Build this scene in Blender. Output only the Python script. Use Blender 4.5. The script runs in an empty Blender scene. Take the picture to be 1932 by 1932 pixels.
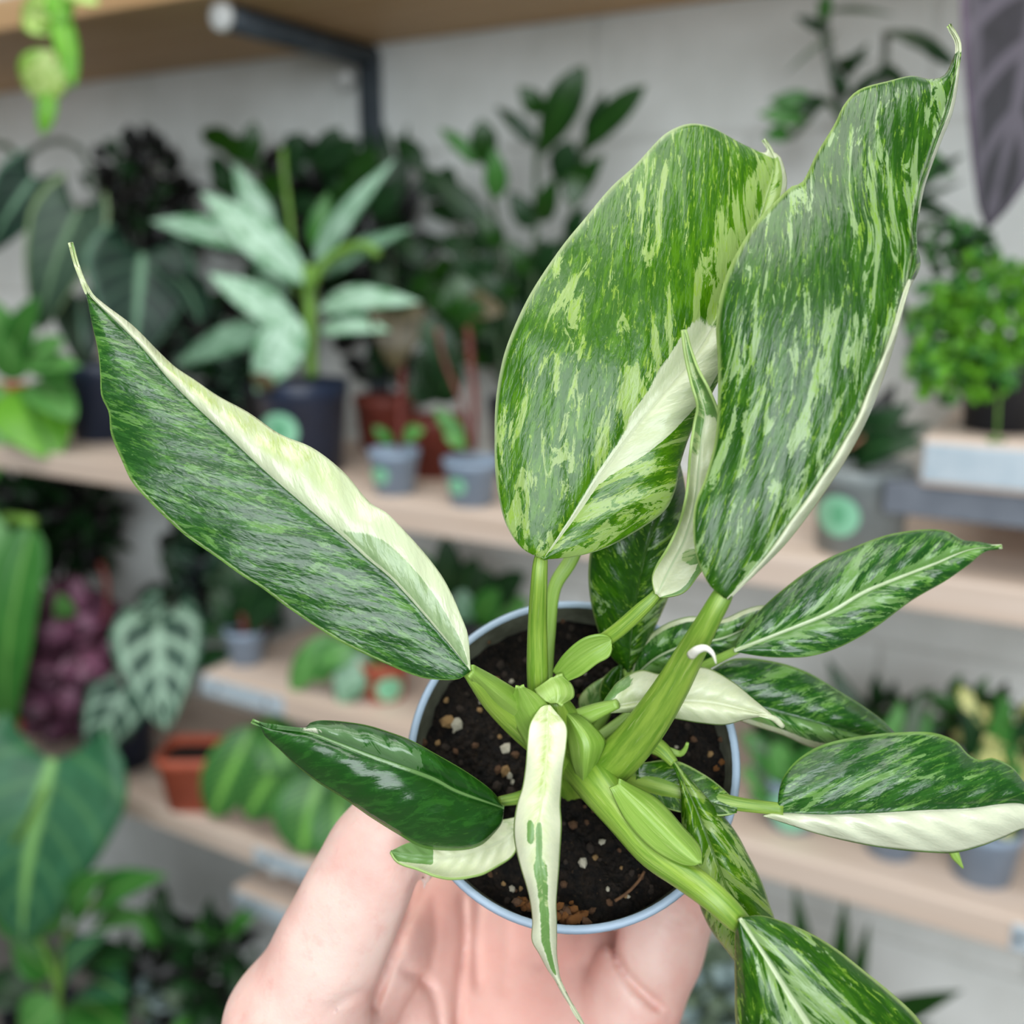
import bpy, bmesh, math, random
import numpy as np
from mathutils import Vector, Matrix

# ------------------------------------------------------------------ camera
F = 1932.0
CX = 966.0
LOC = np.array((0.0, 0.0, 1.45))
YAW, PITCH = math.radians(30), math.radians(13.6)
FW = np.array((-math.sin(YAW) * math.cos(PITCH), math.cos(YAW) * math.cos(PITCH), -math.sin(PITCH)))
RT = np.array((math.cos(YAW), math.sin(YAW), 0.0))
UP = np.cross(RT, FW)
scene = bpy.context.scene
col = scene.collection
cd = bpy.data.cameras.new('camera')
cam = bpy.data.objects.new('camera', cd)
col.objects.link(cam)
cam.matrix_world = Matrix((
    (RT[0], UP[0], -FW[0], LOC[0]), (RT[1], UP[1], -FW[1], LOC[1]),
    (RT[2], UP[2], -FW[2], LOC[2]), (0, 0, 0, 1)))
cd.sensor_width = 36.0
cd.lens = 36.0
cd.clip_start = 0.01
cd.dof.use_dof = True
cd.dof.focus_distance = 0.182
cd.dof.aperture_fstop = 11.0
scene.camera = cam

# ------------------------------------------------------------------ light
world = bpy.data.worlds.new('world')
scene.world = world
world.use_nodes = True
bg = world.node_tree.nodes['Background']
bg.inputs[0].default_value = (0.93, 0.97, 1.0, 1)
bg.inputs[1].default_value = 0.15


def area_light(name, loc, target, size, size_y, power, color):
    l = bpy.data.lights.new(name, 'AREA')
    l.shape = 'RECTANGLE'
    l.size, l.size_y, l.energy, l.color = size, size_y, power, color
    o = bpy.data.objects.new(name, l)
    col.objects.link(o)
    o.location = loc
    o.rotation_euler = (Vector(target) - Vector(loc)).to_track_quat('-Z', 'Y').to_euler()
    return o


area_light('roof_skylight', (-0.4, 0.0, 3.4), (-0.4, 0.3, 1.2), 2.0, 1.8, 50, (1.0, 1.0, 0.97))
area_light('shop_window', (1.1, -1.95, 2.2), (-0.2, 0.4, 1.4), 2.5, 1.9, 92, (0.90, 0.96, 1.0))

scene.view_settings.view_transform = 'Standard'
scene.view_settings.look = 'None'
scene.view_settings.gamma = 1.0
scene.view_settings.use_curve_mapping = False
scene.view_settings.exposure = 0.06

rng = np.random.default_rng(7)
random.seed(7)


# ------------------------------------------------------------------ helpers
def srgb(r, g, b):
    def f(c):
        c /= 255.0
        return c / 12.92 if c <= 0.04045 else ((c + 0.055) / 1.055) ** 2.4
    return (f(r), f(g), f(b), 1.0)


def cw(px, py, z):
    """pixel of the photograph + depth along the optical axis -> world point(s)"""
    px, py, z = np.asarray(px, float), np.asarray(py, float), np.asarray(z, float)
    x = (px - CX) / F * z
    y = (CX - py) / F * z
    return LOC + x[..., None] * RT + y[..., None] * UP + z[..., None] * FW


def at(px, py, Y):
    """point of the pixel's ray on the vertical plane Y = const (parallel to the wall)"""
    d = FW + (px - CX) / F * RT + (CX - py) / F * UP
    return LOC + d * (Y / d[1])


def x_of(px, Y, Z):
    a = (px - CX) / F
    q = np.array((0, Y, Z)) - LOC
    num = a * (q @ FW) - q @ RT
    return num / (RT[0] - a * FW[0])


def depth(p):
    return float((np.asarray(p) - LOC) @ FW)


def resample(pts, n, smooth=True):
    p = np.asarray(pts, float)
    if len(p) > 2 and smooth:
        d = np.r_[0, np.cumsum(np.sqrt(np.linalg.norm(np.diff(p, axis=0), axis=1)) + 1e-9)]
        m = np.empty_like(p)
        m[1:-1] = (p[2:] - p[:-2]) / (d[2:] - d[:-2])[:, None]
        m[0] = (p[1] - p[0]) / (d[1] - d[0])
        m[-1] = (p[-1] - p[-2]) / (d[-1] - d[-2])
        t = np.linspace(0, d[-1], 40 * len(p))
        i = np.clip(np.searchsorted(d, t, side='right') - 1, 0, len(p) - 2)
        h = (d[i + 1] - d[i])[:, None]
        s = ((t - d[i])[:, None]) / h
        p = ((2 * s**3 - 3 * s**2 + 1) * p[i] + (s**3 - 2 * s**2 + s) * h * m[i]
             + (-2 * s**3 + 3 * s**2) * p[i + 1] + (s**3 - s**2) * h * m[i + 1])
    a = np.r_[0, np.cumsum(np.linalg.norm(np.diff(p, axis=0), axis=1))]
    a /= a[-1]
    u = np.linspace(0, 1, n)
    return np.stack([np.interp(u, a, p[:, k]) for k in range(p.shape[1])], 1)


def mesh_obj(name, verts, faces, mat, parent=None, smooth=True, origin=None):
    verts = np.asarray(verts, float)
    org = np.zeros(3)
    if parent is not None:
        q = parent
        while q is not None:
            org = org + np.array(q.location)
            q = q.parent
    elif origin is not None:
        org = np.asarray(origin, float)
    me = bpy.data.meshes.new(name)
    me.from_pydata([tuple(v) for v in (verts - org)], [], [tuple(int(i) for i in f) for f in faces])
    me.update()
    if smooth:
        me.polygons.foreach_set('use_smooth', [True] * len(me.polygons))
    if mat is not None:
        me.materials.append(mat)
    o = bpy.data.objects.new(name, me)
    col.objects.link(o)
    if parent is not None:
        o.parent = parent
    elif origin is not None:
        o.location = tuple(org)
    return o


def thing(name, label, cat, loc, group=None):
    o = bpy.data.objects.new(name, None)
    o.empty_display_size = 0.02
    col.objects.link(o)
    o.location = tuple(float(c) for c in loc)
    o['label'] = label
    o['category'] = cat
    if group:
        o['group'] = group
    return o


def box_data(a, b, bev=0.0):
    bm = bmesh.new()
    bmesh.ops.create_cube(bm, size=1)
    a, b = np.minimum(a, b), np.maximum(a, b)
    for v in bm.verts:
        v.co = Vector([(a[k] + b[k]) / 2 + v.co[k] * (b[k] - a[k]) for k in range(3)])
    if bev:
        bmesh.ops.bevel(bm, geom=bm.edges[:], offset=bev, segments=2, affect='EDGES', profile=0.5)
    bm.verts.ensure_lookup_table()
    vs = [tuple(v.co) for v in bm.verts]
    fs = [[v.index for v in f.verts] for f in bm.faces]
    bm.free()
    return vs, fs


def box(name, a, b, mat, parent=None, bev=0.002):
    v, f = box_data(a, b, bev)
    return mesh_obj(name, v, f, mat, parent, smooth=False)


def tube_data(pts, rad, n=10, squash=None, caps=True):
    p = np.asarray(pts, float)
    rad = np.broadcast_to(np.asarray(rad, float), (len(p),))
    t = np.gradient(p, axis=0)
    t /= np.linalg.norm(t, axis=1)[:, None] + 1e-12
    ref = FW if abs(t[0] @ FW) < 0.9 else UP
    e1 = np.cross(t[0], ref)
    e1 /= np.linalg.norm(e1)
    vs, fs = [], []
    for i in range(len(p)):
        e1 = e1 - t[i] * (e1 @ t[i])
        e1 /= np.linalg.norm(e1)
        e2 = np.cross(t[i], e1)
        for k in range(n):
            a = 2 * math.pi * k / n
            s = 1.0 if squash is None else squash
            vs.append(p[i] + rad[i] * (math.cos(a) * e1 + s * math.sin(a) * e2))
    for i in range(len(p) - 1):
        for k in range(n):
            fs.append((i * n + k, i * n + (k + 1) % n, (i + 1) * n + (k + 1) % n, (i + 1) * n + k))
    if caps:
        fs.append(tuple(range(n - 1, -1, -1)))
        fs.append(tuple((len(p) - 1) * n + k for k in range(n)))
    return vs, fs


def tube(name, pts, rad, mat, parent=None, n=10, m=None, squash=None):
    pts = np.asarray(pts, float)
    if m:
        q = np.c_[pts, np.broadcast_to(np.asarray(rad, float), (len(pts),))]
        q = resample(q, m)
        pts, rad = q[:, :3], q[:, 3]
    v, f = tube_data(pts, rad, n, squash)
    return mesh_obj(name, v, f, mat, parent)


def lathe(name, prof, org, axis, mat, parent=None, n=48, square=0.0, twist=0.0, cap=True):
    """prof: list of (radius, height along axis)"""
    axis = np.asarray(axis, float)
    axis /= np.linalg.norm(axis)
    ref = RT - axis * (RT @ axis)
    e1 = ref / np.linalg.norm(ref)
    e2 = np.cross(axis, e1)
    vs, fs = [], []
    for r, h in prof:
        for k in range(n):
            a = 2 * math.pi * k / n + twist
            q = r
            if square:
                c, s = abs(math.cos(a)), abs(math.sin(a))
                q = r / ((c**6 + s**6) ** (1 / 6))
            vs.append(np.asarray(org) + q * (math.cos(a) * e1 + math.sin(a) * e2) + h * axis)
    for i in range(len(prof) - 1):
        for k in range(n):
            fs.append((i * n + k, i * n + (k + 1) % n, (i + 1) * n + (k + 1) % n, (i + 1) * n + k))
    if cap and prof[0][0] > 1e-6:
        fs.append(tuple(range(n - 1, -1, -1)))
    if cap and prof[-1][0] > 1e-6:
        fs.append(tuple((len(prof) - 1) * n + k for k in range(n)))
    return mesh_obj(name, vs, fs, mat, parent)


# ------------------------------------------------------------------ node helpers
class NB:
    def __init__(self, name):
        self.mat = bpy.data.materials.new(name)
        self.mat.use_nodes = True
        self.nt = self.mat.node_tree
        self.nt.nodes.clear()
        self.out = self.nt.nodes.new('ShaderNodeOutputMaterial')

    def n(self, typ, props=None, ins=None):
        nd = self.nt.nodes.new('ShaderNode' + typ)
        for k, v in (props or {}).items():
            setattr(nd, k, v)
        for k, v in (ins or {}).items():
            self.put(nd.inputs[k], v)
        return nd

    def put(self, sock, v):
        if isinstance(v, bpy.types.NodeSocket):
            self.nt.links.new(v, sock)
        else:
            sock.default_value = v

    def m(self, op, a, b=0.0, c=None, clamp=False):
        nd = self.n('Math', {'operation': op, 'use_clamp': clamp}, {0: a, 1: b})
        if c is not None:
            self.put(nd.inputs[2], c)
        return nd.outputs[0]

    def mix(self, f, a, b, bt='MIX'):
        nd = self.n('Mix', {'data_type': 'RGBA', 'blend_type': bt}, {0: f, 6: a, 7: b})
        return nd.outputs[2]

    def step(self, x, a, b):
        nd = self.n('MapRange', {'interpolation_type': 'SMOOTHSTEP'}, {0: x, 1: a, 2: b, 3: 0.0, 4: 1.0})
        return nd.outputs[0]

    def attr(self, name):
        return self.n('Attribute', {'attribute_name': name})

    def noise(self, vec, scale=1.0, detail=4.0, rough=0.6, dist=0.0):
        nd = self.n('TexNoise', None, {'Vector': vec, 'Scale': scale, 'Detail': detail, 'Roughness': rough, 'Distortion': dist})
        return nd.outputs[0]

    def vmul(self, vec, s):
        nd = self.n('VectorMath', {'operation': 'MULTIPLY'}, {0: vec, 1: s})
        return nd.outputs[0]

    def objco(self):
        return self.n('TexCoord').outputs['Object']

    def principled(self, color, rough, bump=None, bump_s=0.3, bump_d=0.001, **kw):
        nd = self.n('BsdfPrincipled', None, {'Base Color': color, 'Roughness': rough})
        for k, v in kw.items():
            self.put(nd.inputs[k.replace('_', ' ')], v)
        if bump is not None:
            b = self.n('Bump', None, {'Strength': bump_s, 'Distance': bump_d, 'Height': bump})
            self.put(nd.inputs['Normal'], b.outputs[0])
        return nd

    def done(self, shader):
        self.nt.links.new(shader, self.out.inputs[0])
        return self.mat


def simple_mat(name, c1, c2, rough=0.6, scale=40.0, bump=0.2, bd=0.001, stretch=(1, 1, 1), **kw):
    b = NB(name)
    v = b.vmul(b.objco(), stretch)
    n1 = b.noise(v, scale, 5, 0.6)
    n2 = b.noise(v, scale * 5, 3, 0.6)
    c = b.mix(b.step(n1, 0.3, 0.7), c1, c2)
    p = b.principled(c, rough, b.m('ADD', n1, b.m('MULTIPLY', n2, 0.4)), bump, bd, **kw)
    return b.done(p.outputs[0])


def leaf_shader(b, color, rough, height, bs, bd, trans, tcol, spec=0.75):
    p = b.principled(color, rough, height, bs, bd, **{'Specular_IOR_Level': spec})
    t = b.n('BsdfTranslucent', None, {'Color': tcol})
    mx = b.n('MixShader', None, {0: trans, 1: p.outputs[0], 2: t.outputs[0]})
    return b.done(mx.outputs[0])


def varieg(name, dark, mid, pale, fine, cream=(232, 234, 206), thr1=0.56, thr2=0.57, rough=0.4, trans=0.28, bs=0.5, fineamt=0.8, ribc=(214, 228, 184), rimc=(176, 204, 120), f1=(2.0, 0.8), a1=0.85):
    """variegated blade: attributes vn=(across veins cm, along veins cm, seed), cream, pale, tint, rib, rim"""
    b = NB(name)
    vn = b.attr('vn').outputs['Vector']
    cr, pl, ti, rb, rm = [b.attr(k).outputs['Fac'] for k in ('cream', 'pale', 'tint', 'rib', 'rim')]
    n1 = b.noise(b.vmul(vn, (f1[0], f1[1], 1)), 1.0, 9, 0.70, 0.9)
    n2 = b.noise(b.vmul(vn, (10.0, 4.2, 1)), 1.0, 6, 0.74, 0.6)
    n3 = b.noise(b.vmul(vn, (4.5, 2.6, 1)), 1.0, 6, 0.72, 0.5)
    n5 = b.noise(b.vmul(vn, (26, 20, 1)), 1.0, 3, 0.6)
    bias = b.m('ADD', n1, b.m('MULTIPLY', b.m('SUBTRACT', pl, 0.5), 0.5))
    bias = b.m('ADD', bias, b.m('MULTIPLY', b.m('SUBTRACT', n5, 0.5), 0.05))
    p1 = b.step(bias, thr1, thr1 + 0.02)
    p1b = b.step(b.m('ADD', n3, b.m('MULTIPLY', b.m('SUBTRACT', pl, 0.5), 0.4)), 0.47, 0.60)
    p2 = b.step(b.m('ADD', n2, b.m('MULTIPLY', b.m('SUBTRACT', n1, 0.5), 0.35)), thr2, thr2 + 0.05)
    c = b.mix(p1b, srgb(*dark), srgb(*mid))
    c = b.mix(b.m('MULTIPLY', p1, a1), c, srgb(*pale))
    c = b.mix(b.m('MULTIPLY', p2, fineamt), c, srgb(*fine))
    # cream sectors with ragged borders
    jag = b.m('MULTIPLY', b.m('SUBTRACT', n2, 0.5), 0.55)
    crm = b.step(b.m('ADD', cr, jag), 0.46, 0.56)
    ccol = b.mix(b.m('MULTIPLY', ti, b.step(n3, 0.2, 0.75)), srgb(*cream), srgb(178, 198, 96))
    ccol = b.mix(b.m('MULTIPLY', b.step(n5, 0.35, 0.75), 0.22), ccol, srgb(200, 216, 190))
    c = b.mix(crm, c, ccol)
    c = b.mix(b.step(b.m('ADD', rb, b.m('MULTIPLY', jag, 0.3)), 0.3, 0.7), c, srgb(*ribc))
    c = b.mix(b.step(rm, 0.3, 0.8), c, srgb(*rimc))
    n6 = b.noise(b.vmul(vn, (9, 5.5, 1)), 1.0, 2, 0.5, 0.4)
    h = b.m('ADD', b.m('MULTIPLY', n6, 0.22), b.m('MULTIPLY', n5, 0.035))
    vs = b.n('SeparateXYZ', None, {0: vn}).outputs[0]
    wav = b.m('SINE', b.m('MULTIPLY', vs, 15.0))
    h = b.m('ADD', h, b.m('MULTIPLY', wav, 0.03))
    tc = b.mix(0.45, c, srgb(150, 215, 30), 'MIX')
    return leaf_shader(b, c, rough, h, bs, 0.0012, trans, tc)


# ------------------------------------------------------------------ foreground leaf builder
def ss(a, b, x):
    t = np.clip((x - a) / (b - a), 0, 1)
    return t * t * (3 - 2 * t)


def leaf(name, parent, left, mid, right, zs, mat, fl=0.0, fr=0.0, bulge=0.0012, quilt=0.0002, nq=9,
         ripple=0.0, nrip=5, pig=None, rib=0.02, gro=0.0005, rimw=0.975, k=1.0, n=72, m=13, label=None, swap=False, thick=0.00045, seed=None):
    """left / mid / right: outlines in photograph pixels, base to tip; zs: depths (m) of the midrib base to tip;
    fl, fr: how far (m) the two margins bend away from the eye (negative: towards it)"""
    L, M, R = resample(left, n), resample(mid, n), resample(right, n)
    u = np.linspace(0, 1, n)
    zc = np.asarray(zs, float)
    zm = np.interp(u, np.linspace(0, 1, len(zc)), zc)
    zm = np.convolve(np.r_[[zm[0]] * 4, zm, [zm[-1]] * 4], np.ones(9) / 9, 'valid')
    fl = np.interp(u, np.linspace(0, 1, np.size(fl)), np.atleast_1d(fl))
    fr = np.interp(u, np.linspace(0, 1, np.size(fr)), np.atleast_1d(fr))
    w = np.linspace(-1, 1, 2 * m + 1)
    U, W = np.meshgrid(u, w, indexing='ij')
    A = np.abs(W)
    E = np.where((W < 0)[..., None], L[:, None, :], R[:, None, :])
    XY = M[:, None, :] + (E - M[:, None, :]) * A[..., None]
    env = np.sqrt(np.clip(np.sin(np.pi * np.clip(U, 0.0, 1.0)), 0, 1))
    fold = np.where(W < 0, fl[:, None], fr[:, None])
    Mp = cw(M[:, 0], M[:, 1], zm)
    Lm = np.r_[0, np.cumsum(np.linalg.norm(np.diff(Mp, axis=0), axis=1))]
    pxm = zm / F
    Wd = np.where(W < 0, (np.linalg.norm(L - M, axis=1) * pxm)[:, None], (np.linalg.norm(R - M, axis=1) * pxm)[:, None])
    t = (Lm[:, None] - k * A * Wd) / math.sqrt(1 + k * k) * 1.35
    s = A * Wd * math.sqrt(1 + k * k) / 1.35
    tn = t / Lm[-1] * math.sqrt(1 + k * k) / 1.35
    sd = rng.random() * 50 if seed is None else seed
    Z = (zm[:, None] + fold * A**1.6 * np.minimum(1, env * 1.3) - bulge * np.sin(np.pi * np.minimum(A * 0.95, 1)) * env
         + quilt * np.sin(2 * np.pi * nq * tn + sd) * np.sin(np.pi * A) * env
         + ripple * np.sin(2 * np.pi * nrip * U + sd + 2 * np.sign(W)) * A**2.5 * env
         + gro * np.exp(-(A / 0.06) ** 2) * env)
    P = cw(XY[..., 0], XY[..., 1], Z).reshape(-1, 3)
    nw = 2 * m + 1
    fs = []
    for i in range(n - 1):
        for j in range(nw - 1):
            a = i * nw + j
            fs.append((a, a + 1, a + nw + 1, a + nw))
    q = (n // 2) * nw + m
    e1, e2 = P[q + nw] - P[q], P[q + 1] - P[q]
    if np.cross(e2, e1) @ (LOC - P[q]) < 0:
        fs = [f[::-1] for f in fs]
    o = mesh_obj(name, P, fs, mat, parent)
    me = o.data
    vn = np.stack([t * 100, s * 100, np.full_like(t, sd) + (W > 0) * 13.7], -1).reshape(-1, 3)
    if swap:
        vn = np.stack([U * Lm[-1] * 100, W * 0.5, np.full_like(t, sd)], -1).reshape(-1, 3)
    at_ = me.attributes.new('vn', 'FLOAT_VECTOR', 'POINT')
    at_.data.foreach_set('vector', vn.astype(np.float32).ravel())
    pg = dict(cream=0 * U, pale=0 * U + 0.5, tint=0 * U)
    ribw = rib * (1.15 - U)
    pg['rib'] = np.exp(-(A * Wd / (Wd.max() + 1e-9) / np.maximum(ribw, 1e-4)) ** 2) if rib > 0 else 0 * U
    pg['rim'] = ss(rimw, rimw + 0.02, A)
    if pig:
        pg.update({k2: v2 + 0 * U for k2, v2 in pig(U, W, XY[..., 0], XY[..., 1]).items()})
    for k2, v2 in pg.items():
        a2 = me.attributes.new(k2, 'FLOAT', 'POINT')
        a2.data.foreach_set('value', np.clip(v2, 0, 1).astype(np.float32).ravel())
    sm = o.modifiers.new('thickness', 'SOLIDIFY')
    sm.thickness = thick
    sm.offset = -1
    if label:
        o['label'] = label
    return o


def stalk(name, parent, pts, mat, n=14, m=28, label=None, groove=0.25):
    """pts: (px, py, depth m, half width px)"""
    q = resample(np.asarray(pts, float), m)
    p = cw(q[:, 0], q[:, 1], q[:, 2])
    r = q[:, 3] * q[:, 2] / F
    v, f = tube_data(p, r, n)
    v = np.asarray(v).reshape(m, n, 3)
    # flatten a channel on the side that faces the eye
    c = p[:, None, :]
    d = v - c
    vd = (LOC - p)
    vd /= np.linalg.norm(vd, axis=1)[:, None]
    tow = np.einsum('ijk,ik->ij', d, vd) / r[:, None]
    d = d * (1 - groove * np.clip(tow - 0.55, 0, 1))[..., None]
    o = mesh_obj(name, (c + d).reshape(-1, 3), f, mat, parent)
    a = o.data.attributes.new('vn', 'FLOAT_VECTOR', 'POINT')
    ar = np.r_[0, np.cumsum(np.linalg.norm(np.diff(p, axis=0), axis=1))] * 100
    vn = np.stack(np.broadcast_arrays(ar[:, None], (np.arange(n) / n * 2.2)[None, :], np.array(rng.random() * 9)), -1)
    a.data.foreach_set('vector', vn.astype(np.float32).ravel())
    if label:
        o['label'] = label
    return o


def stalk_mat(name, c1, c2, c3):
    b = NB(name)
    vn = b.attr('vn').outputs['Vector']
    n1 = b.noise(b.vmul(vn, (0.5, 5, 1)), 1, 4, 0.6)
    n2 = b.noise(b.vmul(vn, (1.2, 14, 1)), 1, 4, 0.6)
    c = b.mix(b.step(n1, 0.35, 0.65), srgb(*c1), srgb(*c2))
    c = b.mix(b.m('MULTIPLY', b.step(n2, 0.55, 0.7), 0.4), c, srgb(*c3))
    return leaf_shader(b, c, 0.42, b.m('ADD', n1, b.m('MULTIPLY', n2, .5)), 0.3, 0.0006, 0.14, b.mix(.4, c, srgb(170, 215, 60)))


MV = dict(
    fresh=varieg('leaf_fresh_green', (58, 112, 0), (88, 142, 4), (180, 206, 120), (164, 200, 66), f1=(2.0, 0.95), thr1=0.555, thr2=0.565, trans=0.38, rough=0.27, bs=0.55, rimc=(206, 222, 170)),
    mid=varieg('leaf_mid_green', (34, 84, 2), (58, 110, 10), (158, 188, 124), (136, 178, 52), f1=(2.0, 1.1), thr1=0.57, thr2=0.565, trans=0.28, rough=0.27, bs=0.6, rimc=(176, 204, 120)),
    deep=varieg('leaf_deep_green', (28, 80, 20), (48, 104, 30), (126, 168, 94), (104, 156, 58), thr1=0.575, thr2=0.54, trans=0.18, bs=0.65, rough=0.26, fineamt=0.6, rimc=(132, 178, 84)),
    deepmix=varieg('leaf_deep_green_mottled', (28, 78, 20), (52, 106, 34), (112, 156, 84), (98, 150, 58), cream=(214, 220, 184), f1=(2.6, 1.5), a1=0.6, thr1=0.57, thr2=0.535, trans=0.18, bs=0.7, rough=0.26, fineamt=0.55, rimc=(132, 178, 84)),
    dark=varieg('leaf_dark_glossy', (24, 74, 16), (40, 96, 26), (100, 136, 88), (70, 126, 42), thr1=0.66, thr2=0.64, trans=0.12, rough=0.24, bs=0.3, fineamt=0.6, ribc=(112, 152, 84), rimc=(120, 168, 76)),
    cream=varieg('leaf_cream', (116, 158, 84), (138, 176, 104), (196, 212, 150), (176, 200, 130), cream=(246, 246, 216), thr1=0.52, thr2=0.6, trans=0.26, bs=0.25),
)
M_STALK = stalk_mat('petiole_green', (152, 184, 68), (106, 148, 40), (196, 210, 132))
M_STALK_P = stalk_mat('petiole_pale', (164, 200, 96), (146, 186, 72), (212, 226, 170))
# ------------------------------------------------------------------ setting: wall of painted blocks, floor, shelves
WALL_Y = 1.245
YF = 0.925                       # front edge of the shelves
M_BLOCK = simple_mat('painted_block', srgb(232, 236, 234), srgb(214, 218, 214), 0.85, 7, 0.35, 0.002)
M_MORTAR = simple_mat('mortar', srgb(216, 218, 214), srgb(200, 202, 198), 0.9, 60, 0.4, 0.002)
M_FLOOR = simple_mat('concrete_floor', srgb(128, 124, 118), srgb(104, 100, 96), 0.8, 6, 0.3, 0.002)
wall = box('wall_back', (-3.2, WALL_Y + 0.0035, 0), (1.6, WALL_Y + 0.15, 2.6), M_MORTAR, None, 0)
wall['kind'] = 'structure'
bv, bf = box_data((-0.197, 0, -0.097), (0.197, 0.05, 0.097), 0.003)
bme = None
for r in range(13):
    for c in range(-8, 4):
        x = c * 0.4 + (0.2 if r % 2 else 0.0)
        z = 0.1 + r * 0.2
        if bme is None:
            o = mesh_obj('block', bv, bf, M_BLOCK, wall, smooth=False)
            bme = o.data
        else:
            o = bpy.data.objects.new('block', bme)
            col.objects.link(o)
            o.parent = wall
        o.location = (x, WALL_Y + 0.0012 * random.random(), z)
fl = box('floor', (-3.2, -1.5, -0.1), (1.6, WALL_Y + 0.15, 0), M_FLOOR, None, 0)
fl['kind'] = 'structure'


def wood_mat(name, c1, c2):
    b = NB(name)
    v = b.vmul(b.objco(), (1.2, 26, 26))
    n1 = b.noise(v, 1.6, 5, 0.6, 0.4)
    n2 = b.noise(b.vmul(b.objco(), (6, 180, 180)), 1.0, 3, 0.6)
    c = b.mix(b.step(n1, 0.3, 0.72), srgb(*c1), srgb(*c2))
    c = b.mix(b.m('MULTIPLY', n2, 0.3), c, srgb(172, 142, 116))
    p = b.principled(c, 0.6, n2, 0.2, 0.0006)
    return b.done(p.outputs[0])


M_WOOD = wood_mat('pine_board', (230, 212, 198), (212, 190, 172))
M_WOOD_T = wood_mat('pine_board_warm', (206, 172, 128), (184, 144, 98))
M_STEEL = simple_mat('dark_steel', srgb(74, 84, 92), srgb(62, 70, 78), 0.45, 40, 0.1, 0.0005, Metallic=0.3)
M_GALV = simple_mat('galvanised_plate', srgb(186, 202, 212), srgb(202, 214, 222), 0.4, 60, 0.1, 0.0005, Metallic=0.15)
M_GSTEEL = simple_mat('grey_steel', srgb(128, 134, 144), srgb(116, 122, 132), 0.45, 40, 0.1, 0.0005, Metallic=0.2)
M_CAP = simple_mat('white_cap', srgb(226, 228, 226), srgb(210, 212, 210), 0.5, 40, 0.1, 0.0005)
Z2, Z3, Z4 = 1.185, 0.906, 0.668
TH = 0.034


def shelf(label, x0, x1, ztop, mat, th=TH, yf=YF, brackets=(), plates=(), drop=0.04):
    root = thing('wall_shelf', label, 'shelf', ((x0 + x1) / 2, (yf + WALL_Y) / 2, ztop - th))
    box('board', (x0, yf, ztop - th), (x1, WALL_Y - 0.001, ztop), mat, root, 0.003)
    for bx in brackets:
        br = tube('bracket_arm', [(bx, yf + 0.03, ztop - th - 0.016), (bx, WALL_Y - 0.004, ztop - th - 0.016)], 0.0155, M_STEEL, root, 16)
        lathe('end_cap', [(0.0, 0.004), (0.012, 0.003), (0.017, 0), (0.017, -0.006), (0.0, -0.006)], (bx, yf + 0.028, ztop - th - 0.016), (0, -1, 0), M_CAP, br, 20)
    for a, b_ in plates:
        pl = box('metal_plate', (a, yf - 0.0025, ztop - th * 0.88), (b_, yf + 0.0, ztop - th * 0.12), M_GALV, root, 0.0008)
        for sx in (a + (b_ - a) * 0.2, a + (b_ - a) * 0.8):
            lathe('screw', [(0.0, 0.0018), (0.003, 0.0016), (0.0042, 0.0), (0.0, -0.001)], (sx, yf - 0.0025, ztop - th * 0.5), (0, -1, 0), M_STEEL, pl, 10)
    return root


XB = x_of(380, YF, 1.735)
shelf('top pine shelf on a dark steel bracket arm with a white cap', -2.9, 0.9, 1.788, M_WOOD_T, 0.04, brackets=(XB, XB + 1.1))
shelf('long pine shelf behind the plant, carrying the silvery plant and small grey pots', -2.9, 0.95, Z2, M_WOOD, brackets=(XB, XB + 1.1))
xa = x_of(382, YF, Z3)
shelf('pine shelf with a metal plate on its left end, below the long shelf', xa, -0.50, Z3, M_WOOD,
      plates=((xa, x_of(535, YF, Z3)),), brackets=(XB + .3,))
Z3R = 0.879
shelf('pine shelf at the lower right under the three grey pots', -0.498, 0.95, Z3R, M_WOOD, plates=((x_of(1912, YF, Z3R), x_of(1990, YF, Z3R)),), brackets=(XB + 1.1,))
shelf('lowest pine shelf at the lower left, carrying the square terracotta pot', -2.6, -0.56, Z4, M_WOOD, plates=((x_of(480, YF, Z4), x_of(605, YF, Z4)),), brackets=(XB,))
zr = 1.307
xr = x_of(1742, YF, zr)
sr = shelf('short raised shelf with a broad metal plate under the bright bushy plant', xr, 0.95, zr, M_WOOD, 0.043, plates=((xr + 0.002, 0.6),), brackets=())
box('steel_arm', (xr - 0.03, YF + 0.01, zr - 0.043 - 0.03), (0.9, YF + 0.05, zr - 0.043), M_GSTEEL, sr, 0.002)
lz = 0.585
x5 = x_of(440, YF, lz)
shelf('small low ledge with a metal plate, seen left of the thumb', x5, x_of(760, YF, lz), lz, M_WOOD, plates=((x5, x_of(620, YF, lz)),))

# slotted upright rail behind the top bracket
rail = thing('wall_rail', 'dark slotted steel upright on the wall below the top shelf', 'rail', (XB, WALL_Y - 0.004, 1.2))
box('rail_bar', (XB - 0.015, WALL_Y - 0.018, 1.2), (XB + 0.015, WALL_Y - 0.001, 1.735), M_STEEL, rail, 0.002)
lathe('bolt', [(0.0, 0.014), (0.010, 0.013), (0.0135, 0.006), (0.0135, 0), (0.0, 0)], (x_of(656, WALL_Y - .018, 1.69), WALL_Y - 0.018, at(656, 150, WALL_Y - .018)[2]), (0, -1, 0), M_CAP, rail, 20)

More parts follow.
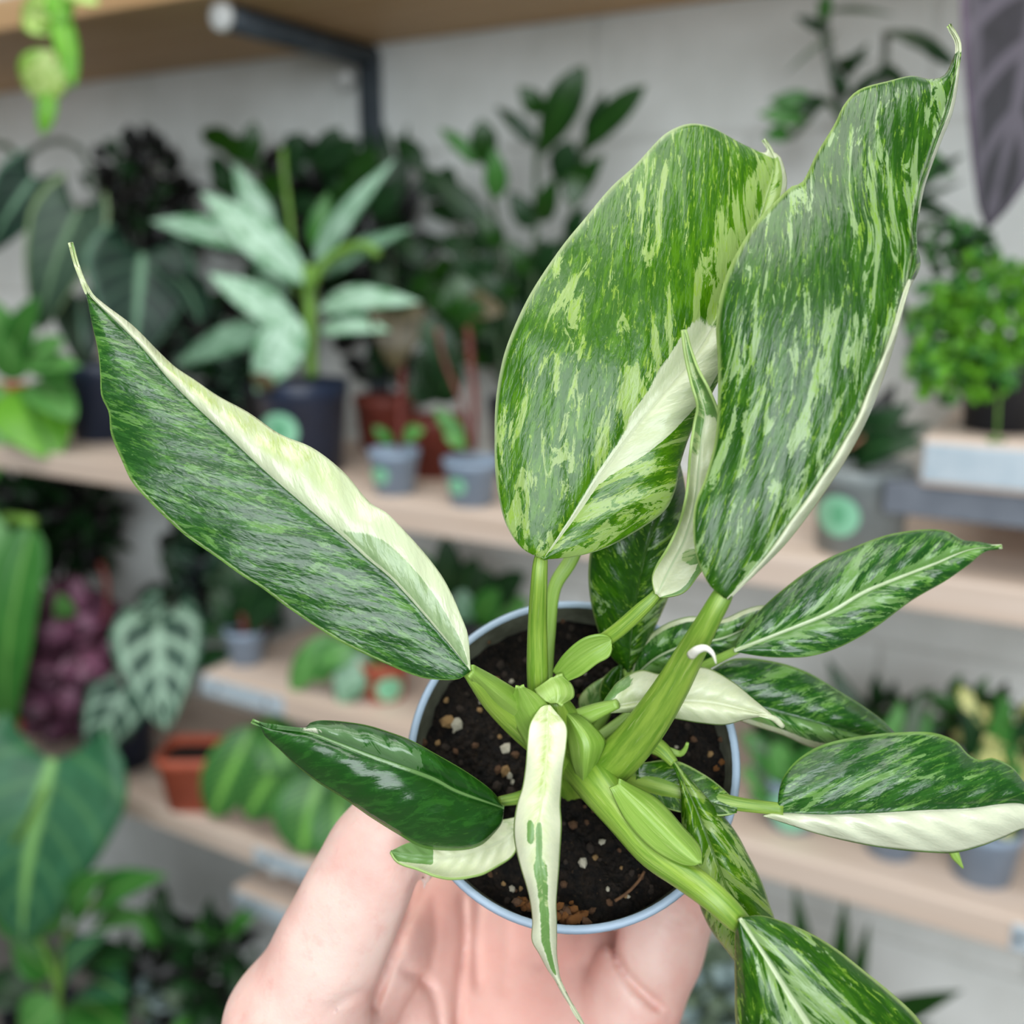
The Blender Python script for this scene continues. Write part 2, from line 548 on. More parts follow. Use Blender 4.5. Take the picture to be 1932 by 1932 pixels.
# ------------------------------------------------------------------ background plants
def bg_mat(name, base, dark, rib, pattern='plain', rough=0.4, trans=0.15, edge=None):
    b = NB(name)
    sp = b.n('SeparateXYZ', None, {0: b.attr('lf').outputs['Vector']})
    u, w = sp.outputs[0], sp.outputs[1]
    aw = b.m('ABSOLUTE', w)
    cb = b.n('CombineXYZ', None, {0: b.m('MULTIPLY', u, 6.0), 1: b.m('MULTIPLY', w, 3.0), 2: b.m('MULTIPLY', b.n('ObjectInfo').outputs['Random'], 20.0)}).outputs[0]
    n1 = b.noise(cb, 1.0, 4, 0.6)
    c = b.mix(b.step(n1, 0.3, 0.7), srgb(*dark), srgb(*base))
    mid = b.m('SUBTRACT', 1.0, b.step(aw, 0.03, 0.10))
    vein = b.m('ABSOLUTE', b.m('SUBTRACT', b.m('FRACT', b.m('MULTIPLY', b.m('SUBTRACT', u, b.m('MULTIPLY', b.m('POWER', aw, 1.2), 0.28)), {'feather': 11.0, 'veins': 4.0}.get(pattern, 5.5))), 0.5))
    if pattern == 'silver':
        k = b.step(b.m('ADD', n1, b.m('MULTIPLY', aw, -0.15)), 0.32, 0.5)
        c = b.mix(k, c, srgb(*rib))
    elif pattern == 'veins':
        k = b.m('MAXIMUM', b.m('SUBTRACT', 1.0, b.step(vein, 0.10, 0.19)), b.m('SUBTRACT', 1.0, b.step(aw, 0.07, 0.16)))
        k = b.m('MAXIMUM', k, b.m('MULTIPLY', b.m('SUBTRACT', 1.0, b.step(b.m('ABSOLUTE', b.m('SUBTRACT', aw, 0.78)), 0.05, 0.1)), 0.8))
        c = b.mix(k, c, srgb(*rib))
    elif pattern == 'feather':
        k = b.m('MULTIPLY', b.m('SUBTRACT', 1.0, b.step(vein, 0.16, 0.3)), b.m('SUBTRACT', 1.0, b.step(aw, 0.5, 0.95)))
        k = b.m('MAXIMUM', b.m('MULTIPLY', k, 0.45), b.m('SUBTRACT', 1.0, b.step(aw, 0.08, 0.22)))
        c = b.mix(k, c, srgb(*rib))
    elif pattern == 'soft':
        k = b.m('MAXIMUM', b.m('MULTIPLY', b.m('SUBTRACT', 1.0, b.step(vein, 0.05, 0.14)), 0.16), b.m('MULTIPLY', b.m('SUBTRACT', 1.0, b.step(aw, 0.03, 0.14)), 0.9))
        c = b.mix(k, c, srgb(*rib))
    elif pattern == 'spots':
        k = b.step(b.noise(cb, 2.5, 3, 0.6), 0.55, 0.6)
        c = b.mix(k, c, srgb(*rib))
    else:
        c = b.mix(b.m('MULTIPLY', mid, 0.6), c, srgb(*rib))
    if edge:
        c = b.mix(b.step(aw, 0.86, 0.95), c, srgb(*edge))
    return leaf_shader(b, c, rough, n1, 0.25, 0.003, trans, c, 0.5)


G = dict(
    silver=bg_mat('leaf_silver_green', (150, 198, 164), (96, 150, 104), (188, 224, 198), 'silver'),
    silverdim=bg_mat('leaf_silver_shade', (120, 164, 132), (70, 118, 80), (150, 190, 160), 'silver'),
    lime=bg_mat('leaf_lime', (128, 204, 44), (96, 174, 26), (196, 226, 120), 'plain', trans=0.3),
    limepale=bg_mat('leaf_pale_lime', (176, 214, 92), (140, 190, 60), (214, 236, 150), 'silver', trans=0.3, edge=(120, 180, 50)),
    green=bg_mat('leaf_green', (70, 138, 54), (48, 112, 40), (140, 190, 96)),
    greenl=bg_mat('leaf_green_light', (106, 168, 86), (76, 140, 62), (150, 200, 120)),
    dgreen=bg_mat('leaf_dark_green', (26, 70, 28), (14, 46, 18), (60, 110, 52)),
    zz=bg_mat('leaf_glossy_dark', (32, 82, 14), (18, 56, 8), (70, 124, 40), rough=0.3),
    teal=bg_mat('leaf_dark_teal', (28, 62, 46), (16, 42, 32), (128, 172, 138), 'soft', rough=0.5, edge=(90, 128, 104)),
    olive=bg_mat('leaf_dark_olive', (66, 92, 72), (46, 70, 54), (116, 150, 112), 'soft', rough=0.5, edge=(140, 166, 118)),
    shield=bg_mat('leaf_shield_green', (62, 122, 84), (44, 100, 64), (140, 196, 110), 'soft', rough=0.45),
    black=bg_mat('leaf_blackish', (28, 30, 28), (14, 16, 15), (70, 62, 64)),
    purple=bg_mat('leaf_purple', (84, 42, 58), (42, 20, 30), (132, 82, 108), 'silver', rough=0.5),
    alocasia=bg_mat('leaf_purple_black', (44, 40, 48), (24, 22, 28), (84, 78, 88), 'veins', rough=0.6, edge=(96, 80, 100)),
    crystal=bg_mat('leaf_crystal_veins', (52, 92, 72), (34, 70, 54), (158, 192, 166), 'veins', rough=0.5, edge=(74, 116, 92)),
    feather=bg_mat('leaf_feather_green', (56, 118, 58), (42, 98, 48), (136, 200, 90), 'feather', edge=(92, 160, 70)),
    featherl=bg_mat('leaf_feather_lime', (124, 190, 60), (96, 166, 42), (60, 124, 40), 'soft'),
    brown=bg_mat('leaf_bronze', (92, 82, 46), (66, 58, 34), (120, 104, 70)),
    grey=bg_mat('leaf_grey_green', (110, 128, 104), (84, 104, 82), (140, 154, 130)),
    yellow=bg_mat('leaf_yellow_spotted', (150, 170, 96), (80, 122, 66), (236, 230, 150), 'silver'),
    mint=bg_mat('leaf_mint_silver', (150, 172, 172), (110, 136, 132), (196, 210, 212), 'spots'),
)
M_NAVY = simple_mat('navy_plastic', srgb(38, 50, 74), srgb(32, 42, 62), 0.4, 30, 0.05, 0.0005)
M_BLACKP = simple_mat('black_plastic', srgb(34, 38, 44), srgb(28, 31, 36), 0.45, 30, 0.05, 0.0005)
M_TERRA = simple_mat('terracotta_plastic', srgb(190, 96, 70), srgb(172, 82, 58), 0.55, 30, 0.1, 0.0005)
M_TERRA_SHADE = simple_mat('shaded_terracotta_plastic', srgb(126, 56, 42), srgb(104, 44, 34), 0.6, 30, 0.1, 0.0005)  # darker copy of the terracotta: shade on the rear pots put into their colour
M_GREYP = simple_mat('grey_plastic', srgb(146, 164, 184), srgb(134, 150, 170), 0.5, 30, 0.05, 0.0005)
M_GREYP2 = simple_mat('neutral_grey_plastic', srgb(146, 154, 154), srgb(132, 140, 140), 0.5, 30, 0.05, 0.0005)
M_STICK = simple_mat('mint_sticker', srgb(150, 214, 176), srgb(142, 206, 168), 0.5, 30, 0.02, 0.0002)
M_STICK2 = simple_mat('mint_sticker_emblem', srgb(112, 184, 140), srgb(104, 176, 132), 0.5, 30, 0.02, 0.0002)
M_DSOIL = simple_mat('dark_soil', srgb(46, 36, 28), srgb(26, 20, 16), 0.95, 120, 0.8, 0.003)
M_STG = simple_mat('stem_green', srgb(120, 164, 66), srgb(96, 140, 50), 0.5, 60, 0.1, 0.0005)
M_STD = simple_mat('stem_dark_green', srgb(60, 84, 48), srgb(48, 70, 40), 0.5, 60, 0.1, 0.0005)
M_STR = simple_mat('stem_red', srgb(124, 58, 50), srgb(98, 44, 38), 0.5, 60, 0.1, 0.0005)
M_STP = simple_mat('stem_pink', srgb(190, 150, 120), srgb(170, 120, 96), 0.5, 60, 0.1, 0.0005)
M_STGR = simple_mat('stem_grey', srgb(112, 120, 108), srgb(92, 100, 90), 0.5, 60, 0.1, 0.0005)


def prof(shape, u):
    if shape == 'oval':
        return np.sin(np.pi * u**0.9) ** 0.65
    if shape == 'heart':
        return np.where(u < 0.18, 0.55 + 0.45 * np.sqrt(u / 0.18), ((1 - u) / 0.82) ** 0.72)
    if shape == 'strap':
        return np.clip(u / 0.12, 0, 1) ** 0.5 * np.clip((1 - u) / 0.55, 0, 1) ** 0.7
    if shape == 'obov':
        return np.sin(np.pi * u**1.4) ** 0.7
    return np.sin(np.pi * u**0.75) ** 0.9


def leaf_mesh(p0, p1, width, shape='lance', roll=0.0, arch=0.1, cup=0.12, droop=0.0, nu=10, nw=3, nrm=None):
    p0, p1 = np.asarray(p0, float), np.asarray(p1, float)
    a = p1 - p0
    ln = np.linalg.norm(a)
    a /= ln
    if nrm is None:
        nrm = LOC - p0
        nrm = nrm / np.linalg.norm(nrm) + np.array((0, 0, 0.35))
    nn = nrm - a * (nrm @ a)
    nn /= np.linalg.norm(nn)
    sd = np.cross(nn, a)
    nn, sd = nn * math.cos(roll) - sd * math.sin(roll), sd * math.cos(roll) + nn * math.sin(roll)
    u = np.linspace(0, 1, nu + 1)
    w = np.linspace(-1, 1, 2 * nw + 1)
    U, W = np.meshgrid(u, w, indexing='ij')
    hw = width / 2 * prof(shape, np.clip(U, 1e-4, 1 - 1e-4))
    pos = (p0 + a * (U * ln)[..., None] + sd * (W * hw)[..., None]
           + nn * (arch * ln * np.sin(np.pi * U) + cup * hw * np.abs(W) - 0.02 * ln)[..., None] - np.array((0, 0, 1.0)) * (droop * ln * U**2)[..., None])
    if shape == 'heart':
        pos = pos - a * (0.22 * ln * np.abs(W)**1.5 * np.clip(1 - U / 0.45, 0, 1)**2)[..., None]
    n2 = 2 * nw + 1
    fs = [(i * n2 + j, i * n2 + j + 1, (i + 1) * n2 + j + 1, (i + 1) * n2 + j) for i in range(nu) for j in range(n2 - 1)]
    return pos.reshape(-1, 3), fs, np.stack([U, W, 0 * U], -1).reshape(-1, 3)


def put_leaf(parent, data, mat, name='leaf'):
    o = mesh_obj(name, data[0], data[1], mat, parent)
    a = o.data.attributes.new('lf', 'FLOAT_VECTOR', 'POINT')
    a.data.foreach_set('vector', np.asarray(data[2], np.float32).ravel())
    sm = o.modifiers.new('thickness', 'SOLIDIFY')
    sm.thickness = 0.0007
    return o


def lf(parent, x0, y0, x1, y1, wpx, mat, Y, Y1=None, shape='lance', **kw):
    """leaf from pixel (x0,y0) to (x1,y1) on planes Y and Y1, wpx wide"""
    p0, p1 = at(x0, y0, Y), at(x1, y1, Y if Y1 is None else Y1)
    wd = wpx * depth((p0 + p1) / 2) / F
    big = wpx > 60
    return put_leaf(parent, leaf_mesh(p0, p1, wd, shape, nu=14 if big else 9, nw=5 if big else 3, **kw), G[mat])


def st(parent, pts, Y, rpx, mat, m=14, name='stem'):
    p = [at(x, y, Y if len(q) == 0 else q[0]) for x, y, *q in pts]
    r = rpx * depth(p[0]) / F
    return tube(name, p, r, mat, parent, 8, m)


def pot_at(px, Y, Z, rt, rb, h, mat, label, name, sticker=None, square=False, group=None, cat='potted plant', xw=None):
    x = x_of(px, Y, Z) if xw is None else xw
    root = thing(name, label, cat, (x, Y, Z), group)
    zt = h
    pr = [(rb, 0), (rb + (rt - rb) * .82, h * .80), (rt * 1.0, h * .81), (rt * 1.03, h), (rt * 0.97, h), (rt * .93, h * .8), (0.0, h * .8)]
    pt = lathe('pot', pr, (x, Y, Z + 0.0005), (0, 0, 1), mat, root, 32, square=1.0 if square else 0.0, twist=0.3 if square else 0)
    lathe('soil', [(rt * .94, h * .80), (rt * .94, h * .84), (rt * .5, h * .87), (0.0, h * .87)], (x, Y, Z), (0, 0, 1), M_DSOIL, root, 24, square=1.0 if square else 0.0, twist=0.3 if square else 0)
    if sticker:
        sx, sy, sr_ = sticker           # pixel centre offset on the pot, radius px
        ctr = np.array((x, Y, Z))
        vd = np.array((LOC[0] - x, LOC[1] - Y, 0))
        vd /= np.linalg.norm(vd)
        tg = np.cross((0, 0, 1), vd)
        dpt = depth(ctr)
        s_ = sr_ * dpt / F
        off = sx * dpt / F
        zc = sy * h
        for nm, k_, m_, lift in (('sticker', 1.0, M_STICK, 0.0012), ('emblem', 0.45, M_STICK2, 0.0018)):
            vs, fs = [], []
            nr, na = 5, 28
            for i in range(nr + 1):
                for j in range(na):
                    a = 2 * math.pi * j / na
                    dx, dz = s_ * k_ * i / nr * math.cos(a), s_ * k_ * i / nr * math.sin(a)
                    if nm == 'emblem':
                        dz *= 1.35 if dz > 0 else 1.0
                        dx *= 0.8
                    R = rb + (rt - rb) * (zc + dz) / h + lift
                    q = min(max((off + dx) / R, -0.999), 0.999)
                    vs.append(ctr + tg * (R * q) + vd * (R * math.sqrt(1 - q * q)) + np.array((0, 0, zc + dz)))
            for i in range(nr):
                for j in range(na):
                    fs.append((i * na + j, (i + 1) * na + j, (i + 1) * na + (j + 1) % na, i * na + (j + 1) % na))
            o = mesh_obj(nm, vs, fs, m_, pt if nm == 'sticker' else pt)
    return root


def bush(parent, cx, cy, rx, ry, Y, dY, n, size, mats, shape='oval', name='foliage', seed=0, up=0.4):
    """many small leaves: joined per colour into one part each"""
    r = np.random.default_rng(seed)
    acc = {m_: ([], [], []) for m_ in mats}
    c0 = at(cx, cy, Y)
    sc = depth(c0) / F
    for i in range(n):
        v = r.normal(size=3)
        v /= np.linalg.norm(v)
        v *= r.random() ** 0.35
        p = at(cx + v[0] * rx, cy - v[2] * ry, Y + v[1] * dY)
        d = v * 0.7 + r.normal(size=3) * 0.6 + np.array((0, -0.2, up))
        d /= np.linalg.norm(d)
        ln = size * sc * r.uniform(0.7, 1.3)
        q = leaf_mesh(p, p + d * ln, ln * (0.75 if shape != 'lance' else 0.4), shape, roll=r.uniform(-.6, .6), nu=4, nw=1)
        a = acc[mats[r.integers(len(mats))]]
        o = sum(len(x) for x in a[0])
        a[0].append(q[0])
        a[1].extend([tuple(k + o for k in f) for f in q[1]])
        a[2].append(q[2])
    for m_, a in acc.items():
        if a[0]:
            ob = put_leaf(parent, (np.concatenate(a[0]), a[1], np.concatenate(a[2])), G[m_], name)
            ob['kind'] = 'stuff'


# --- trailing plant hanging from the top shelf
tp = pot_at(0, 0.99, 1.788, 0.05, 0.04, 0.08, M_BLACKP, 'bright lime trailing vine hanging from the top shelf at the upper left', 'trailing_plant', xw=-1.13)
tube('runner', [(-1.13, 0.99, 1.85), (-1.12, 0.95, 1.885), (-1.08, 0.89, 1.865), (-1.04, 0.83, 1.80), tuple(at(125, -60, 0.80))], 0.0022, M_STP, tp, 8, 16)
st(tp, [(125, -60), (118, 20), (112, 80), (100, 150), (90, 200), (84, 248)], 0.80, 4, M_STP)
for a in [(118, 5, 40, 45, 62, 'limepale'), (105, 60, 45, 30, 60, 'limepale'), (108, 100, 62, 185, 92, 'limepale'), (110, 10, 140, 165, 44, 'lime'), (120, -20, 185, 8, 50, 'limepale'),
          (112, 0, 60, -10, 50, 'limepale'), (98, 165, 80, 255, 34, 'lime'), (118, 40, 128, 110, 34, 'lime'), (116, -15, 110, 50, 50, 'lime')]:
    lf(tp, *a, Y=0.80, Y1=0.79, shape='oval')

# --- long shelf, left to right
p = pot_at(205, 1.06, Z2, 0.062, 0.05, 0.12, M_NAVY, 'dark velvety plant with big round leaves at the left of the long shelf', 'velvet_leaf_plant')
for a, sh, kw in [((145, 395, 75, 625, 150, 'olive', 1.0, 0.97), 'heart', dict(roll=.3)), ((268, 478, 250, 690, 205, 'teal', 1.02, 0.99), 'heart', dict(roll=-.1)), ((62, 335, -25, 480, 110, 'teal', 1.0, .98), 'heart', {}),
                  ((330, 520, 380, 610, 110, 'teal', 1.03, 1.0), 'heart', dict(roll=-.6)), ((150, 560, 160, 700, 110, 'teal', 1.06, 1.04), 'heart', {})]:
    lf(p, *a, shape=sh, **kw)
st(p, [(210, 740), (190, 600), (175, 480), (150, 395)], 1.03, 5, M_STP)
st(p, [(215, 740), (240, 620), (262, 540), (268, 478)], 1.04, 5, M_STGR)
st(p, [(40, 330), (60, 285), (110, 264), (160, 290), (178, 350), (190, 480), (200, 740)], 1.05, 6, M_STGR)
st(p, [(-40, 280), (0, 270), (30, 290), (48, 330), (60, 420), (180, 740)], 1.03, 6, M_STD)
p = pot_at(5, 0.99, Z2, 0.045, 0.036, 0.08, M_TERRA, 'fresh green plant in a terracotta pot spilling over the long shelf at the left edge', 'prayer_plant')
for a in [(20, 720, 25, 600, 70, 'greenl'), (60, 700, 120, 640, 60, 'greenl'), (60, 720, 140, 790, 80, 'greenl'), (30, 730, 105, 865, 140, 'featherl'), (0, 720, -10, 905, 60, 'greenl'), (20, 690, 70, 560, 60, 'green'),
          (40, 700, 150, 690, 50, 'greenl'), (10, 660, -30, 560, 70, 'greenl'), (70, 690, 130, 720, 60, 'green')]:
    lf(p, *a, Y=0.96, Y1=0.93, shape='oval')
p = pot_at(280, 1.17, Z2, 0.05, 0.042, 0.09, M_BLACKP, 'small-leaved blackish bush behind the velvet-leaved plant', 'dark_bush')
bush(p, 262, 340, 95, 75, 1.17, 0.05, 75, 36, ['black', 'black', 'dgreen'], 'oval', seed=3)
bush(p, 270, 480, 110, 130, 1.19, 0.03, 90, 50, ['dgreen', 'black'], 'oval', seed=4)
for x in (230, 262, 300):
    st(p, [(282, 720), (275, 560), (x, 400), (x - 5, 320)], 1.17, 3, M_STGR)

p = pot_at(400, 1.15, Z2, 0.042, 0.035, 0.07, M_BLACKP, 'low dark leafy plant in the shade left of the navy pot', 'low_shade_plant')
bush(p, 400, 680, 95, 110, 1.16, 0.04, 90, 58, ['dgreen', 'black', 'teal'], 'oval', seed=5)
st(p, [(400, 760), (395, 680), (400, 600)], 1.15, 4, M_STD)
p = pot_at(578, 1.02, Z2, 0.058, 0.047, 0.118, M_NAVY, 'silvery long-leaved plant in a navy pot with a round mint sticker', 'silver_leaf_plant', sticker=(-44, 0.50, 33))
for a in [(582, 535, 378, 360, 78, 'silver', 1.01, 0.97), (520, 470, 440, 305, 56, 'silver', 1.05, 1.03), (588, 500, 745, 298, 44, 'silver', 1.02, 1.0), (520, 470, 280, 415, 56, 'silver', 1.04, 1.0),
          (565, 620, 392, 515, 64, 'silver', 1.0, 0.95), (598, 580, 792, 568, 60, 'silver', 1.0, 0.95), (602, 620, 735, 622, 52, 'silver', 0.99, 0.94), (565, 600, 482, 742, 92, 'silver', 0.99, 0.95),
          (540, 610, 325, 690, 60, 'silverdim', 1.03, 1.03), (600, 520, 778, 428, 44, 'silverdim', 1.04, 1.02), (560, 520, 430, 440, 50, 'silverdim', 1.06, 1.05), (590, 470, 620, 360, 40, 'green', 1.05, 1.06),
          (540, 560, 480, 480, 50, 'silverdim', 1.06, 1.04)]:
    lf(p, *a, shape='lance', arch=0.08)
lf(p, 506, 705, 492, 736, 50, 'brown', 0.948, 0.946, shape='oval')
st(p, [(588, 710), (586, 640), (585, 560), (582, 500)], 1.01, 12, M_STG)
st(p, [(586, 545), (610, 500), (650, 472), (690, 464), (715, 482)], 1.0, 9, M_STG)
st(p, [(560, 560), (548, 420), (536, 320), (534, 280)], 1.04, 5, M_STG)

p = pot_at(520, 1.18, Z2, 0.05, 0.042, 0.09, M_BLACKP, 'dark rubbery shrub right behind the silvery plant', 'dark_shrub')
for a in [(470, 300, 380, 245, 46), (470, 330, 480, 228, 40), (500, 320, 420, 265, 50), (540, 330, 570, 250, 50), (600, 340, 640, 240, 56), (600, 330, 680, 265, 50), (560, 400, 500, 330, 60), (640, 350, 720, 290, 56),
          (610, 420, 700, 340, 60), (480, 380, 400, 330, 56), (540, 420, 600, 380, 60), (690, 420, 760, 350, 60), (450, 400, 400, 290, 40)]:
    lf(p, *a, 'zz' if a[0] % 3 else 'dgreen', 1.17, 1.16, shape='obov')
bush(p, 600, 480, 170, 170, 1.2, 0.025, 90, 70, ['dgreen', 'black', 'dgreen'], 'oval', seed=8)
st(p, [(540, 700), (520, 450), (480, 300)], 1.18, 5, M_STD)
st(p, [(560, 700), (590, 450), (620, 300)], 1.18, 5, M_STD)
p = pot_at(730, 1.19, Z2, 0.045, 0.036, 0.08, M_TERRA_SHADE, 'dark spiky plant in a terracotta pot behind the small grey pots and the navy pot', 'spiky_plant')
for a in [(740, 420, 725, 232, 34), (745, 430, 770, 230, 34), (735, 430, 690, 240, 40), (745, 450, 800, 330, 40), (740, 480, 700, 380, 50), (748, 520, 800, 430, 50), (740, 560, 690, 480, 50), (745, 600, 810, 520, 50)]:
    lf(p, *a, 'dgreen' if a[2] % 4 else 'black', 1.2, 1.2)
bush(p, 715, 640, 55, 90, 1.215, 0.012, 40, 60, ['dgreen', 'black'], 'oval', seed=6)
st(p, [(745, 720), (742, 560), (738, 400)], 1.19, 5, M_STD)

p = pot_at(1010, 1.14, Z2, 0.06, 0.05, 0.1, M_BLACKP, 'tall glossy dark green plant rising behind the broad upright leaf', 'glossy_plant')
def zz(stem, Y, n, ln, wd, mats, seed):
    q = resample(np.asarray(stem, float), 40)
    st(p, stem, Y, 6, M_STD)
    r = np.random.default_rng(seed)
    for i in range(n):
        k = 10 + int(29 * i / n)
        x, y = q[k]
        tx, ty = q[min(k + 1, 39)] - q[k - 1]
        a0 = math.atan2(ty, tx)
        for sg in (-1, 1):
            a = a0 + sg * r.uniform(.5, .9)
            l = ln * r.uniform(.8, 1.1) * (1 - .25 * i / n)
            lf(p, x, y, x + l * math.cos(a), y + l * math.sin(a), wd, mats[int(r.integers(len(mats)))], Y, Y - r.uniform(-.02, .03), shape='oval', roll=r.uniform(-.4, .4))
    x, y = q[-1]
    dx, dy = q[-1] - q[-4]
    l = math.hypot(dx, dy)
    lf(p, x, y, x + dx / l * ln, y + dy / l * ln, wd, mats[0], Y, Y, shape='lance')
for q in ([(1000, 760), (1005, 560), (1012, 400), (1014, 280), (1040, 200)], [(1030, 760), (1062, 560), (1080, 400), (1100, 290), (1140, 220)], [(980, 760), (955, 560), (935, 420), (918, 310)]):
    st(p, q, 1.12, 5, M_STD)
for a in [(1016, 300, 1102, 124, 70, 'zz'), (1014, 275, 934, 200, 32, 'dgreen'), (1022, 215, 978, 162, 44, 'zz'), (1085, 300, 1218, 160, 52, 'zz'), (1110, 270, 1142, 172, 36, 'dgreen'), (1100, 300, 1078, 390, 52, 'zz'), (1092, 360, 1140, 290, 40, 'zz'),
          (918, 320, 908, 225, 52, 'zz'), (905, 310, 828, 240, 32, 'green'), (938, 375, 932, 275, 46, 'green'), (1050, 350, 1078, 265, 56, 'dgreen'), (935, 440, 775, 305, 48, 'dgreen'), (1020, 420, 1050, 330, 46, 'zz'),
          (1005, 430, 960, 360, 46, 'dgreen'), (1070, 450, 1110, 390, 40, 'dgreen'), (945, 470, 900, 400, 46, 'zz'), (1010, 520, 1060, 450, 46, 'dgreen'), (1000, 520, 950, 450, 46, 'zz'), (960, 560, 900, 520, 46, 'dgreen')]:
    lf(p, *a, 1.12, 1.10, shape='obov' if a[4] > 50 else 'lance')
zz([(960, 760), (930, 600), (890, 470), (850, 380), (800, 320)], 1.14, 6, 85, 46, ['dgreen', 'zz', 'dgreen'], 4)
zz([(1000, 760), (980, 640), (1000, 540), (1060, 480)], 1.16, 5, 85, 50, ['dgreen', 'dgreen', 'zz'], 5)
zz([(970, 760), (900, 640), (850, 560), (800, 500)], 1.18, 5, 85, 50, ['dgreen', 'dgreen', 'zz'], 6)

for i, (px, lab, r_) in enumerate([(745, 'small grey pot with a mint sticker and one bronze-leaved red stem, beside the navy pot', 0.0300), (890, 'small grey pot with a mint sticker and tall red stems, beside the broad upright leaf', 0.0315)]):
    p = pot_at(px, 0.965 - 0.004 * i, Z2, r_, r_ * .76, 0.052, M_GREYP, lab, 'red_stem_plant', sticker=(-27, 0.48, 16), group='small grey pots on the long shelf')
    if i == 0:
        st(p, [(752, 845), (757, 760), (758, 690), (748, 640)], 0.97, 6, M_STR)
        lf(p, 752, 590, 745, 700, 112, 'brown', 0.97, 0.96, shape='heart')
        lf(p, 760, 830, 800, 812, 36, 'greenl', 0.955, 0.94, shape='oval')
        lf(p, 740, 840, 705, 805, 24, 'green', 0.955, 0.94, shape='oval')
    else:
        st(p, [(892, 850), (896, 760), (888, 680), (882, 600)], 0.965, 6.5, M_STR)
        st(p, [(885, 850), (870, 760), (838, 680), (825, 620)], 0.97, 4.5, M_STR)
        lf(p, 880, 610, 862, 520, 90, 'zz', 0.98, 0.97, shape='oval')
        lf(p, 850, 575, 950, 590, 60, 'brown', 0.98, 0.97, shape='oval')
        lf(p, 880, 640, 900, 560, 60, 'zz', 0.97, 0.96, shape='oval')
        lf(p, 878, 840, 820, 770, 34, 'green', 0.965, 0.955, shape='oval')
        lf(p, 880, 845, 838, 820, 26, 'greenl', 0.955, 0.94, shape='oval')
        lf(p, 850, 690, 800, 600, 70, 'dgreen', 0.99, 0.98, shape='oval')
p = pot_at(822, 1.08, Z2, 0.042, 0.034, 0.075, M_TERRA_SHADE, 'shaded dark-leaved plant in a terracotta pot between the two small red-stemmed plants', 'shaded_plant')
for a in [(825, 760, 790, 660, 60), (828, 760, 870, 680, 60), (822, 750, 830, 640, 60), (815, 760, 770, 720, 50)]:
    lf(p, *a, 'dgreen', 1.08, 1.07, shape='oval')

p = pot_at(1618, 0.985, Z2, 0.0445, 0.039, 0.082, M_GREYP2, 'larger grey pot with mint sticker and drooping dark leaves, below the bushy plant', 'drooping_plant', sticker=(-38, 0.48, 38))
for a in [(1610, 865, 1745, 835, 84, 'dgreen', 0.97, 0.93), (1620, 850, 1720, 760, 70, 'dgreen', 0.99, 0.97), (1615, 860, 1560, 800, 60, 'dgreen', 0.98, 0.95), (1625, 860, 1690, 720, 56, 'black', 1.02, 1.02), (1620, 860, 1760, 800, 50, 'dgreen', 1.0, 0.98)]:
    lf(p, *a, arch=.2)
st(p, [(1600, 845), (1660, 812), (1742, 838)], 0.955, 3, M_STP)

p = pot_at(1885, 1.0, zr, 0.036, 0.03, 0.062, M_BLACKP, 'bright green bushy creeping plant in a black pot on the raised shelf', 'creeping_bush')
bush(p, 1870, 600, 100, 130, 0.99, 0.05, 380, 27, ['lime', 'lime', 'green', 'featherl'], 'oval', seed=21, up=.3)
bush(p, 1790, 620, 66, 100, 0.98, 0.04, 170, 27, ['lime', 'green', 'featherl'], 'oval', seed=24, up=.1)
bush(p, 1810, 480, 60, 50, 1.0, 0.03, 60, 27, ['green', 'dgreen'], 'oval', seed=25, up=.4)
bush(p, 1840, 700, 80, 50, 0.96, 0.02, 80, 26, ['lime', 'green'], 'oval', seed=26, up=-.2)
bush(p, 1760, 700, 50, 50, 0.97, 0.03, 60, 26, ['green', 'lime'], 'oval', seed=22, up=-.3)
bush(p, 1880, 835, 22, 18, 0.94, 0.008, 12, 24, ['lime', 'green'], 'oval', seed=23, up=-.4)
st(p, [(1885, 740), (1882, 800), (1880, 840)], 0.945, 2.5, M_STG)

# purple leaf hanging in at the upper right
p = pot_at(0, 1.03, zr, 0.05, 0.042, 0.09, M_BLACKP, 'big ribbed purple-black leaf at the upper right corner', 'purple_leaf_plant', xw=0.1)
lf(p, 1975, -90, 1864, 432, 300, 'alocasia', 0.78, 0.72, shape='heart', roll=-.15)
tube('stem', [(0.1, 1.03, zr + 0.07), (0.08, 1.0, 1.5), (0.02, 0.9, 1.64), tuple(at(2005, -120, 0.79)), tuple(at(1975, -90, 0.785))], 0.0042, M_STD, p, 8, 20)
